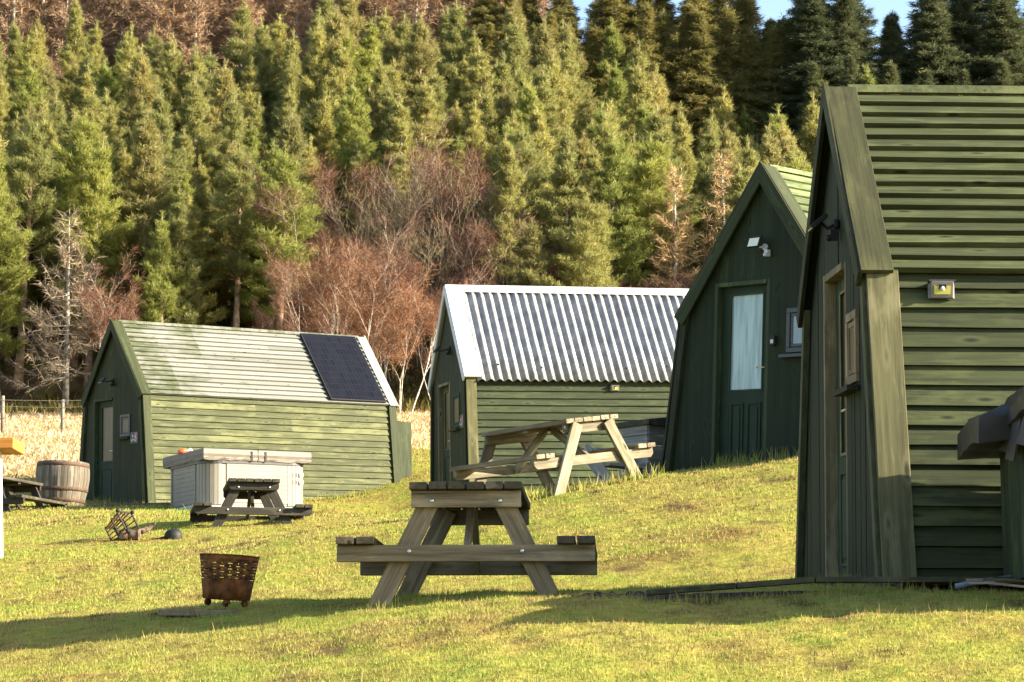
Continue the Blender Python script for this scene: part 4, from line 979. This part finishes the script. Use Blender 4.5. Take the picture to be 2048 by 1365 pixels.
# bare soil bank; its dark run under the plank stands in for hollow shade
def soil():
    q = np.random.default_rng(8); m = MB(); n = 110; rows = 5; b = 0
    for k in range(n + 1):
        x = 1138 + (2090 - 1138) * k / n; Yk = 13.95 if x < 1290 else 13.50
        if x < 1290: Yk = 14.0 - .2 * (x - 1138) / 152
        lo_ = at(x, 1203, Yk - .03); yt = 1185 + q.uniform(-4, 4) if x < 1290 else 1190 - 8 * min(1, (x - 1290) / 300)
        edge = min(1, max(0, (x - 1138) / 40)); yt = 1200 + (yt - 1200) * edge
        hi_ = at(x, yt, Yk + .06)
        for r_ in range(rows):
            f = r_ / (rows - 1); p = lo_.lerp(hi_, f); m.v.append((p.x + q.uniform(-.004, .004), p.y + q.uniform(-.008, .008), p.z + q.uniform(-.003, .003)))
    for k in range(n):
        for r_ in range(rows - 1):
            a0 = k * rows + r_; m.face((a0, a0 + rows, a0 + rows + 1, a0 + 1), None, .5, 0, False)
    for k in range(90):
        x = q.uniform(1140, 1300); Y = q.uniform(13.7, 14.1); p = at(x, 1190, Y); r_ = q.uniform(.004, .010)
        m.ball((p.x, p.y, gz(p.x, p.y) + r_ * .2), r_, 6, 4, (1.3, 1.2, .7), q.random())
    o = m.build('soil_and_shade_strip', plain('crumbly_soil_and_shade', (.022, .014, .009), .95, noise=.5, scale=30, bump=.6, col2=(.07, .045, .026))); tag(o, kind='structure')
soil()

# ------------------------------------------------------------------ far left stand and fence
sx = at(8, 1098, 25.0)
t = thing('garden_stand', 'orange board on a leaning white post at left edge', 'garden stand', (sx.x - .06, sx.y, gz(sx.x, sx.y)))
hb = (at(20, 893, 25.0).z - gz(sx.x, sx.y))
b = MB(); b.board((-.22, 0, hb), (1, 0, 0), (0, 1, 0), (0, 0, 1), .80, .6, .11); b.build('board', M['orange'], t, .006)
b = MB(); b.beam((0, 0, -.1), (-.05, 0, hb - .056), .1, .1, (0, 1, 0)); b.build('post', M['white_paint'], t, .006)
fe = thing('wire_fence', 'grey post and wire fence across the straw meadow at left', 'fence', (0, 0, 0))
pp = []
for x in (-330, -215, -108, 5, 125, 245, 365, 490, 610):
    p = at(x, 880, 66 + (x + 330) * .004); z = gz(p.x, p.y); pp.append(Vector((p.x, p.y, z)))
    b = MB(); h = 1.0 + rnd.uniform(-.03, .06); b.tube([(p.x, p.y, z - .2), (p.x + rnd.uniform(-.03, .03), p.y, z + h)], [.058, .05], 8, smooth=True); b.build('fence_post', M['post'], fe)
for hz in (.45, .75, .93):
    b = MB(); b.tube([p + Vector((0, -.06, hz)) for p in pp], [.006] * len(pp), 4); b.build('fence_wire', M['wire'], fe)

# ------------------------------------------------------------------ trees
def tri_cloud(P, D, ln, w, g):
    """thin triangles from points P along D; returns V, F"""
    n = len(P); D = D / (np.linalg.norm(D, axis=1)[:, None] + 1e-9)
    s = np.cross(D, g.normal(size=(n, 3))); s /= np.linalg.norm(s, axis=1)[:, None] + 1e-9
    V = np.stack([P - s * w[:, None] * .5, P + s * w[:, None] * .5, P + D * ln[:, None]], 1).reshape(-1, 3)
    return V, np.arange(3 * n).reshape(-1, 3)
def diamond_cloud(P, D, ln, w, g):
    n = len(P); D = D / (np.linalg.norm(D, axis=1)[:, None] + 1e-9)
    s = np.cross(D, g.normal(size=(n, 3))); s /= np.linalg.norm(s, axis=1)[:, None] + 1e-9
    m = P + D * (ln * .45)[:, None]
    V = np.stack([P, m - s * w[:, None] * .5, P + D * ln[:, None], m + s * w[:, None] * .5], 1).reshape(-1, 3)
    b = np.arange(n)[:, None] * 4
    return V, np.concatenate([b + [0, 1, 2], b + [0, 2, 3]], 0)

def conifer(seed, h, Rr, bare, kind):
    """returns trunk MB and foliage arrays"""
    g = np.random.default_rng(seed); q = random.Random(seed); tr = MB()
    bend = [(q.uniform(-.08, .08), q.uniform(-.08, .08)) for _ in range(7)]
    base_r = .018 * h if kind != 'spruce' else .016 * h
    pts = [Vector((bend[i][0] * i / 6, bend[i][1] * i / 6, h * i / 6 - (.5 if i == 0 else 0))) for i in range(7)]
    def tp(z): f = min(max(z / h * 6, 0), 5.999); i = int(f); return pts[max(i, 0)].lerp(pts[i + 1], f - i)
    tr.tube(pts, [base_r * (1 - .94 * i / 6) * (1.15 if i == 0 else 1) for i in range(7)], 7)
    P = []; D = []; Wt = []
    step = .40 if kind == 'pine' else .30
    z = bare
    while z < h - (.75 if kind == 'pine' else .3):
        t = (z - bare) / (h - bare)
        if kind == 'pine':
            prof = (1 - t) ** .80 * 1.08 * (.55 + .45 * min(1, t * 5)) ; nb = q.choice((5, 6, 6, 7)); elev = .15 + .65 * t
        else:
            prof = (1 - t) ** 1.08; nb = q.choice((6, 7, 8)); elev = -.25 + .6 * t
        a0 = q.uniform(0, 6.28)
        for k in range(nb):
            if q.random() < (.10 if kind == 'pine' else .05): continue
            a = a0 + 6.283 * k / nb + q.uniform(-.35, .35); L = max(.22 if kind == 'pine' else .10, Rr * prof * (q.uniform(.5, 1.4) if kind == 'pine' else q.uniform(.62, 1.2))); e = elev + q.uniform(-.18, .18)
            d = Vector((math.cos(a) * math.cos(e), math.sin(a) * math.cos(e), math.sin(e))); o = tp(z + q.uniform(-.12, .12))
            tip = o + d * L + Vector((0, 0, L * (.16 if kind == 'pine' else -.06)))
            if L > .5: tr.tube([o, o.lerp(tip, .5) - Vector((0, 0, L * .03)), tip], [.016 + .008 * L, .011, .004], 4, caps=False)
            n = max(3, int(L / .11)); fr0 = .30 if kind == 'pine' else .12
            for i in range(n):
                f = fr0 + (1 - fr0) * (i + q.random()) / n; c = o.lerp(tip, f); side = d.cross(Vector((0, 0, 1))).normalized()
                sp = (1 - f * .6) * L * (.42 if kind == 'pine' else .34)
                for s_ in (-1, 0, 1):
                    cc = c + side * (s_ * sp * q.uniform(.3, 1.0)) + d * (abs(s_) * sp * .45) + Vector((0, 0, q.uniform(-.04, .08)))
                    dd = (d + side * s_ * .7 + Vector((0, 0, .45 if kind == 'pine' else -.15))).normalized()
                    P.append(cc); D.append(dd); Wt.append(.35 + .65 * f)
        z += step * q.uniform(.8, 1.2) * (1 - .35 * t)
    # leader shoots
    for i in range(9): P.append(tp(h - .85 + .1 * i)); D.append(Vector((q.uniform(-.7, .7), q.uniform(-.7, .7), .9)).normalized()); Wt.append(1)
    P = np.array(P); D = np.array(D); Wt = np.array(Wt); k = 15 if kind == 'pine' else 13
    Pn = np.repeat(P, k, 0) + g.normal(size=(len(P) * k, 3)) * .055; Dn = np.repeat(D, k, 0) + g.normal(size=(len(P) * k, 3)) * (.55 if kind == 'pine' else .45)
    n = len(Pn); ln = g.uniform(.11, .24, n) if kind == 'pine' else g.uniform(.12, .24, n); w = g.uniform(.020, .036, n) if kind == 'pine' else g.uniform(.020, .034, n)
    V, F = tri_cloud(Pn, Dn, ln, w, g)
    var = np.clip(np.repeat(g.uniform(0, .6, len(P)), k) + g.uniform(0, .4, n), 0, 1)
    return tr, V, F, var

def larch(seed, h, Rr, bare, twig=1.0, droop=.1, tw=1.0):
    g = np.random.default_rng(seed); q = random.Random(seed); tr = MB()
    top = Vector((q.uniform(-.15, .15), q.uniform(-.15, .15), h))
    tr.tube([(0, 0, -.5), top * .35, top * .7, top], [.017 * h, .013 * h, .007 * h, .006], 7)
    P = []; D = []
    z = bare
    while z < h - .2:
        t = (z - bare) / (h - bare)
        for k in range(q.choice((3, 4, 5))):
            a = q.uniform(0, 6.28); L = max(.25, Rr * (1 - t) ** .8 * q.uniform(.5, 1.15)); e = q.uniform(-.2, .35) + .35 * t
            d = Vector((math.cos(a) * math.cos(e), math.sin(a) * math.cos(e), math.sin(e))); o = top * (z / h)
            mid = o + d * L * .55 - Vector((0, 0, droop * L)); tip = o + d * L + Vector((0, 0, droop * L * .6))
            tr.tube([o, mid, tip], [.014 + .008 * L, .012, .004], 4, caps=False)
            for i in range(int(L / .045 * twig)):
                f = .15 + .85 * q.random(); c = o.lerp(mid, f * 2) if f < .5 else mid.lerp(tip, f * 2 - 1)
                P.append(c); D.append((d * .7 + Vector((q.gauss(0, .6), q.gauss(0, .6), q.gauss(.05, .5)))).normalized())
        z += .2 * q.uniform(.7, 1.3)
    P = np.array(P); D = np.array(D); n = len(P)
    V, F = tri_cloud(P, D, g.uniform(.2, .5, n), g.uniform(.014, .026, n) * tw, g)
    return tr, V, F, g.random(n)

def birch(seed, h, spread, stems=3, twigs=4200, thick=1.0, droop=.45):
    g = np.random.default_rng(seed); q = random.Random(seed); tr = MB(); segs = []
    def limb(p, d, L, r, depth):
        pts = [p]; n = 4
        for i in range(n):
            d = (d + Vector((q.gauss(0, .13), q.gauss(0, .13), .05))).normalized(); pts.append(pts[-1] + d * L / n)
        tr.tube(pts, [max(.004, r * (1 - .75 * i / n)) for i in range(n + 1)], 6 if depth == 0 else 4, caps=False)
        segs.append((pts, depth))
        if depth < 3:
            for _ in range((5, 4, 3)[depth]):
                f = q.uniform(.35, 1); i = min(int(f * n), n - 1); o = pts[i].lerp(pts[i + 1], f * n - i); a = q.uniform(0, 6.28); sp = (.5, .75, .9)[depth]
                limb(o, (d + Vector((math.cos(a) * sp, math.sin(a) * sp, .15))).normalized(), L * q.uniform(.38, .58), r * .34, depth + 1)
    for s_ in range(stems):
        a = q.uniform(0, 6.28); t = q.uniform(.04, .2) * spread
        limb(Vector((math.cos(a) * .2 * s_ * .6, math.sin(a) * .2 * s_ * .6, -.3)), Vector((math.cos(a) * t, math.sin(a) * t, 1)).normalized(), h * q.uniform(.62, .85), 0.0072 * h * thick * q.uniform(.7, 1.1), 0)
    cand = [s_ for s_ in segs if s_[1] >= 1]; P = []; D = []
    for _ in range(twigs):
        pts, dp = q.choice(cand); f = q.uniform(.2, 1) * (len(pts) - 1); i = min(int(f), len(pts) - 2); c = pts[i].lerp(pts[i + 1], f - i); d = (pts[i + 1] - pts[i]).normalized()
        P.append(c + Vector((q.gauss(0, .12), q.gauss(0, .12), q.gauss(0, .12)))); D.append((d + Vector((q.gauss(0, .7), q.gauss(0, .7), q.gauss(0, .6) - droop * (.3 if dp == 1 else .6)))).normalized())
    P = np.array(P); D = np.array(D); n = len(P)
    V, F = tri_cloud(P, D, g.uniform(.22, .55, n), g.uniform(.010, .018, n), g)
    return tr, V, F, g.random(n)

M['pine_n'] = foliage('pine_needles', [(0, (.16, .165, .056)), (.5, (.30, .30, .10)), (1, (.43, .41, .18))], .58, .2)
M['pine_bright'] = foliage('bright_pine_needles', [(0, (.14, .165, .044)), (.5, (.27, .295, .08)), (1, (.38, .40, .14))], .58, .15)
M['pine_dull'] = foliage('dull_pine_needles', [(0, (.16, .15, .056)), (.5, (.30, .275, .10)), (1, (.43, .39, .18))], .58, .2)
M['spruce_n'] = foliage('spruce_needles', [(0, (.045, .058, .028)), (.5, (.095, .112, .053)), (1, (.18, .19, .10))], .42, .2)
M['ridge_n'] = foliage('olive_conifer_needles', [(0, (.10, .105, .036)), (.5, (.20, .185, .062)), (1, (.31, .27, .11))], .45, .25)
M['larch_t'] = foliage('golden_larch_twigs', [(0, (.30, .21, .10)), (1, (.56, .42, .24))], .1, .12)
M['larch_b'] = foliage('brown_larch_twigs', [(0, (.22, .145, .09)), (1, (.42, .30, .20))], .1, .15)
M['dead_t'] = foliage('grey_dead_twigs', [(0, (.16, .125, .085)), (1, (.36, .29, .21))], .05, .1)
M['birch_t'] = foliage('red_brown_birch_twigs', [(0, (.085, .042, .03)), (1, (.21, .112, .074))], .1, .2)
M['birch_o'] = foliage('orange_brown_birch_twigs', [(0, (.12, .06, .036)), (1, (.27, .148, .088))], .1, .12)
M['alder_t'] = foliage('olive_brown_twigs', [(0, (.11, .075, .045)), (1, (.27, .19, .11))], .1, .1)

protos = {}
def proto(key, name, gen, trunk_m, leaf_m, leaf_name='crown'):
    tr, V, F, var = gen
    me_t = tr.build('trunk', M[trunk_m]); me_c = mesh_np(leaf_name, V, F, M[leaf_m], var)
    mt_, mc_ = me_t.data, me_c.data
    bpy.data.objects.remove(me_t); bpy.data.objects.remove(me_c)
    protos[key] = (name, mt_, mc_, leaf_name)
for i in range(7): proto(('pine', i), 'pine_tree', conifer(100 + i, 9.0, 1.22 + .13 * (i % 3), 1.1 + .3 * (i % 3), 'pine'), 'bark_orange' if i % 2 else 'bark', ('pine_n', 'pine_n', 'pine_bright', 'pine_n', 'pine_dull', 'pine_n', 'pine_n')[i])
for i in range(2): proto(('tall', i), 'pine_tree', conifer(140 + i, 10.0, 1.75, 4.2, 'pine'), 'bark_orange', 'pine_bright' if i else 'pine_n')
proto(('bushy', 0), 'pine_tree', conifer(150, 8.0, 2.1, 1.0, 'pine'), 'bark_orange', 'pine_n')
for i in range(3): proto(('spruce', i), 'spruce_tree', conifer(120 + i, 15.0, 3.5, 1.0, 'spruce'), 'bark', 'spruce_n')
for i in range(3): proto(('ridge', i), 'conifer_tree', conifer(130 + i, 13.0, 2.9, 1.0, 'spruce'), 'bark', 'ridge_n')
for i in range(2): proto(('larchg', i), 'larch_tree', larch(160 + i, 9.0, 2.1, .8, 2.8, .12, 1.25), 'bark_grey', 'larch_t', 'twigs')
for i in range(2): proto(('larchb', i), 'larch_tree', larch(164 + i, 10.0, 2.1, 1.2, 3.6, .1, 1.45), 'bark_grey', 'larch_b', 'twigs')
proto(('dead', 0), 'larch_tree', larch(168, 7.4, 2.3, 1.3, 1.9, .18, 1.0), 'bark_grey', 'dead_t', 'twigs')
for i in range(3): proto(('birch', i), 'birch_tree', birch(170 + i, 7.0, 1.6, 3, 7500), 'bark_pale', 'birch_t', 'twigs')
for i in range(2): proto(('birchf', i), 'birch_tree', birch(180 + i, 6.0, 2.4, 4, 11000), 'bark_pale', 'birch_o', 'twigs')
for i in range(2): proto(('alder', i), 'alder_tree', birch(186 + i, 6.5, .9, 6, 1300, .85, -.3), 'bark_olive', 'alder_t', 'twigs')

LAB = dict(pine=('young pine with pale yellow-green crown in the dense hillside plantation', 'tree', 'pines packed on the hillside'),
           spruce=('dark green spruce in the tall stand at upper right', 'tree', 'dark spruces on the ridge'),
           larchb=('bare brown larch on the upper edge of the plantation', 'tree', 'bare larches above the pines'),
           birch=('bare red-brown birch with white stems in the thicket at the hill foot', 'tree', 'birches at the hill foot'),
           alder=('bare olive-grey tree with many upright stems behind the birches', 'tree', 'upright bare stems among the birches'))
def plant(key, X, Y, scale=1.0, label=None, group=None, sink=.15, rz=None, sxy=1.0):
    name, mt_, mc_, leaf = protos[key]
    kind = 'pine' if key[0] in ('pine', 'tall', 'bushy') else key[0]
    lab, cat, grp = LAB.get(kind, (None, 'tree', None))
    o = bpy.data.objects.new(name, None); COL.objects.link(o)
    o.location = (X, Y, gz(X, Y) - sink); o.rotation_euler = (rnd.uniform(-.03, .03), rnd.uniform(-.03, .03), rnd.uniform(0, 6.28) if rz is None else rz); o.scale = (scale * sxy, scale * sxy, scale)
    tag(o, label or lab, cat, None if label else grp)
    for nm, me in (('trunk', mt_), (leaf, mc_)):
        c = bpy.data.objects.new(nm, me); COL.objects.link(c); c.parent = o
    return o
def px(x, Y): return (x - 1024) / FPX * Y * 1.012

# hillside pines: jittered rows, the birch thicket and the spruce stand left free
taken = []
def free(X, Y, d):
    for a, b_, r_ in taken:
        if (X - a) ** 2 + (Y - b_) ** 2 < max(d, r_) ** 2: return False
    return True
special = [
    (('tall', 1), 150, 91.5, .98, 'tall pine with bare orange trunk at the far left wood edge'),
    (('tall', 0), 40, 90.0, 1.0, 'bright green pine rising at the extreme left edge'),
    (('tall', 1), 560, 89.0, .93, 'bright green pine standing right behind the solar panel cabin roof'),
    (('tall', 0), 470, 90.5, .90, 'slender pine with orange trunk left of the bright green pine behind the solar panel cabin'),
    (('bushy', 0), 1165, 88.5, .98, 'broad bushy pine rising behind the corrugated roof'),
    (('tall', 0), 1040, 93.0, .88, 'narrow pine with long bare trunk between birches and the bushy pine'),
    (('tall', 1), 1297, 92.0, .92, 'bright green pine left of the golden larch'),
    (('larchg', 0), 1350, 91.0, .92, 'golden bare larch behind the frosted door cabin, the nearer one'),
    (('larchg', 1), 1455, 97.0, .92, 'golden bare larch closest to the peak of the frosted door cabin'),
    (('dead', 0), 135, 87.2, 1.0, 'dead grey larch with drooping bare branches at the lower left wood edge'),
    (('birchf', 0), 715, 80.5, .95, 'large orange-brown birch with white forked stems behind the solar panel'),
    (('birchf', 1), 800, 82.5, .78, 'bushy orange-brown birch left of the corrugated roof gable'),
    (('birch', 0), 905, 92.5, .98, 'tallest red-brown birch with three white stems above the corrugated roof'),
    (('birch', 1), 655, 90.0, .86, 'birch with a white forked trunk left of the thicket'),
    (('birch', 2), 215, 86.0, .62, 'small red-brown birch leaning over the solar panel cabin gable'),
]
for key, x, Y, s_, lab in special:
    X = px(x, Y); plant(key, X, Y, s_, lab); taken.append((X, Y, 1.4))
for x, Y, s_, k in ((735, 95, .9, 1), (840, 94, .85, 2), (960, 90, .78, 0), (1010, 89, .62, 1), (600, 97, .75, 2), (690, 86, .75, 0), (770, 88, .8, 2), (1240, 90, .6, 1), (1285, 88, .55, 0), (1390, 89, .55, 2), (870, 86.5, .62, 1), (925, 85.5, .6, 2), (640, 84.5, .62, 1), (1440, 91, .6, 0), (560, 85.5, .5, 2), (1080, 90, .5, 1)):
    X = px(x, Y); plant(('birch', k), X, Y, s_); taken.append((X, Y, 1.1))
for x, Y, s_, k in ((800, 90.5, .9, 0), (850, 91.5, 1.0, 1), (880, 90, .92, 0), (930, 91.5, .95, 1), (775, 92, .85, 1), (960, 92.5, .85, 0)):
    X = px(x, Y); plant(('alder', k), X, Y, s_); taken.append((X, Y, .7))
np_count = 0
Y = 88.5
while Y < 148:
    half = .222 * Y + 2.5; stepx = 1.88 + (Y - 88) * .016
    X = -half + rnd.uniform(0, stepx)
    while X < half:
        jx, jy = X + rnd.uniform(-.8, .8), Y + rnd.uniform(-.8, .8)
        xp = 1024 + jx / jy * FPX / 1.012
        right = float(sstep(-1.0, 12.0, np.array(jx)))
        lim = (118.0 + rnd.uniform(-2, 1.5)) * (1 - right) + 119.5 * right
        ok = jy < lim and free(jx, jy, .8)
        if 600 < xp < 1000 and jy < 97.5: ok = False
        if xp > 2060 or xp < -40 or np_count >= 300: ok = False
        if xp > 1660 and jy < 106: ok = False
        if xp > 1640 and jy < 100: ok = False
        if 1315 < xp < 1500 and jy < 98.5: ok = False
        if ok:
            s_ = rnd.uniform(.70, 1.06) * (1 + .22 * right * float(sstep(104, 118, np.array(jy))))
            k = rnd.choice((0, 1, 2, 3, 4, 5, 6))
            plant(('pine', k), jx, jy, s_, sxy=rnd.uniform(.9, 1.18)); np_count += 1
        X += stepx
    Y += 1.66
# brown larches above the pines on the left, dark spruces on the ridge at right
nl = 0
for x in range(-50, 1010, 46):
    for r_ in (0, 1, 2):
        Yl = 125 + r_ * 5 + rnd.uniform(-1.5, 1.5); X = px(x + rnd.uniform(-25, 25) + r_ * 30, Yl); plant(('larchb', rnd.choice((0, 1))), X, Yl, rnd.uniform(.85, 1.15)); nl += 1
ns = 0
def top_scale(X, Y, ytop, h): return (at(1024, ytop, Y).z - gz(X, Y) + .15) / h
x = 1640
while x < 2110:
    for Y, y0_, y1_ in ((113.5, 95, 150), (117, -70, 5), (121, -120, -30)):
        xx = x + rnd.uniform(-16, 16); yt = rnd.uniform(y0_, y1_)
        if Y > 115 and 1775 < xx < 1850: yt = rnd.uniform(18, 40)
        X = px(xx, Y); plant(('spruce', rnd.choice((0, 1, 2))), X, Y, top_scale(X, Y, yt, 15.0), sxy=rnd.uniform(1.25, 1.6)); ns += 1
    x += 76
x = 975
while x < 1640:
    for Y, y0_, y1_ in ((117.5, 5, 75), (122, -100, -25)):
        xx = x + rnd.uniform(-12, 12); yt = rnd.uniform(y0_, y1_)
        if 1530 < xx < 1625: yt = rnd.uniform(22, 60)
        if 1140 < xx < 1185: yt = rnd.uniform(5, 30)
        X = px(xx, Y); plant(('ridge', rnd.choice((0, 1, 2))), X, Y, top_scale(X, Y, yt, 13.0), 'olive conifer on the ridge between the pines and the dark spruces', sxy=rnd.uniform(1.25, 1.6))['group'] = 'conifers along the upper ridge'
    x += 44
print('pines', np_count, 'larches', nl, 'spruces', ns)

VV, FF, nv = [], [], 0
tr_, Vc, Fc, vc = conifer(190, 9.0, 1.5, 1.0, 'pine')
g_ = np.random.default_rng(4); keep = g_.random(len(Fc)) < .22; Vk = Vc.reshape(-1, 3, 3)[keep].copy(); cen = Vk.mean(1, keepdims=True); Vk = cen + (Vk - cen) * 1.7
for Y in np.arange(89, 118, 3.0):
    for x in np.arange(-900, -60, 3.0 / Y * FPX):
        X_ = px(x + g_.uniform(-40, 40), Y); Y_ = Y + g_.uniform(-1, 1); a_ = g_.uniform(0, 6.28); s_ = g_.uniform(.8, 1.1)
        P_ = Vk.reshape(-1, 3) * s_; VV.append(np.stack([P_[:, 0] * math.cos(a_) - P_[:, 1] * math.sin(a_) + X_, P_[:, 0] * math.sin(a_) + P_[:, 1] * math.cos(a_) + Y_, P_[:, 2] + gz(X_, Y_)], 1))
VV = np.concatenate(VV)
tag(mesh_np('pine_wood', VV, np.arange(len(VV)).reshape(-1, 3), M['pine_n'], g_.random(len(VV) // 3)), 'pine wood continuing along the hillside to the left', 'wood', kind='stuff')

# ------------------------------------------------------------------ light, sky, camera
AZ, EL = 80.0, 23.0                     # degrees to the right of straight behind the camera; height
sd = Vector((math.sin(R(AZ)) * math.cos(R(EL)), -math.cos(R(AZ)) * math.cos(R(EL)), math.sin(R(EL))))
sl = bpy.data.lights.new('sun', 'SUN'); sl.energy = 5.0; sl.angle = R(.5); sl.color = (1.0, .87, .66)
so = bpy.data.objects.new('sun', sl); COL.objects.link(so); so.rotation_euler = sd.to_track_quat('Z', 'Y').to_euler(); so.location = sd * 50
w = bpy.data.worlds.new('World'); scene.world = w; w.use_nodes = True; nt = w.node_tree; nt.nodes.clear()
sky = nt.nodes.new('ShaderNodeTexSky'); sky.sky_type = 'NISHITA'; sky.sun_disc = False; sky.sun_elevation = R(EL); sky.sun_rotation = math.atan2(sd.x, sd.y); sky.air_density = 1.0; sky.dust_density = 1.5
bg = nt.nodes.new('ShaderNodeBackground'); bg.inputs[1].default_value = .085
wo = nt.nodes.new('ShaderNodeOutputWorld'); nt.links.new(sky.outputs[0], bg.inputs[0]); nt.links.new(bg.outputs[0], wo.inputs[0])
cam = bpy.data.cameras.new('camera'); cam.sensor_width = 36; cam.lens = FPX / 2048 * 36; cam.clip_start = .1; cam.clip_end = 5000
co = bpy.data.objects.new('camera', cam); COL.objects.link(co); co.location = (0, 0, 0); co.rotation_euler = (R(90) + PITCH, 0, 0); scene.camera = co
scene.view_settings.view_transform = 'Standard'; scene.view_settings.look = 'None'; scene.view_settings.exposure = 2.2; scene.view_settings.gamma = 1
scene.cycles.max_bounces = 6; scene.cycles.use_denoising = True
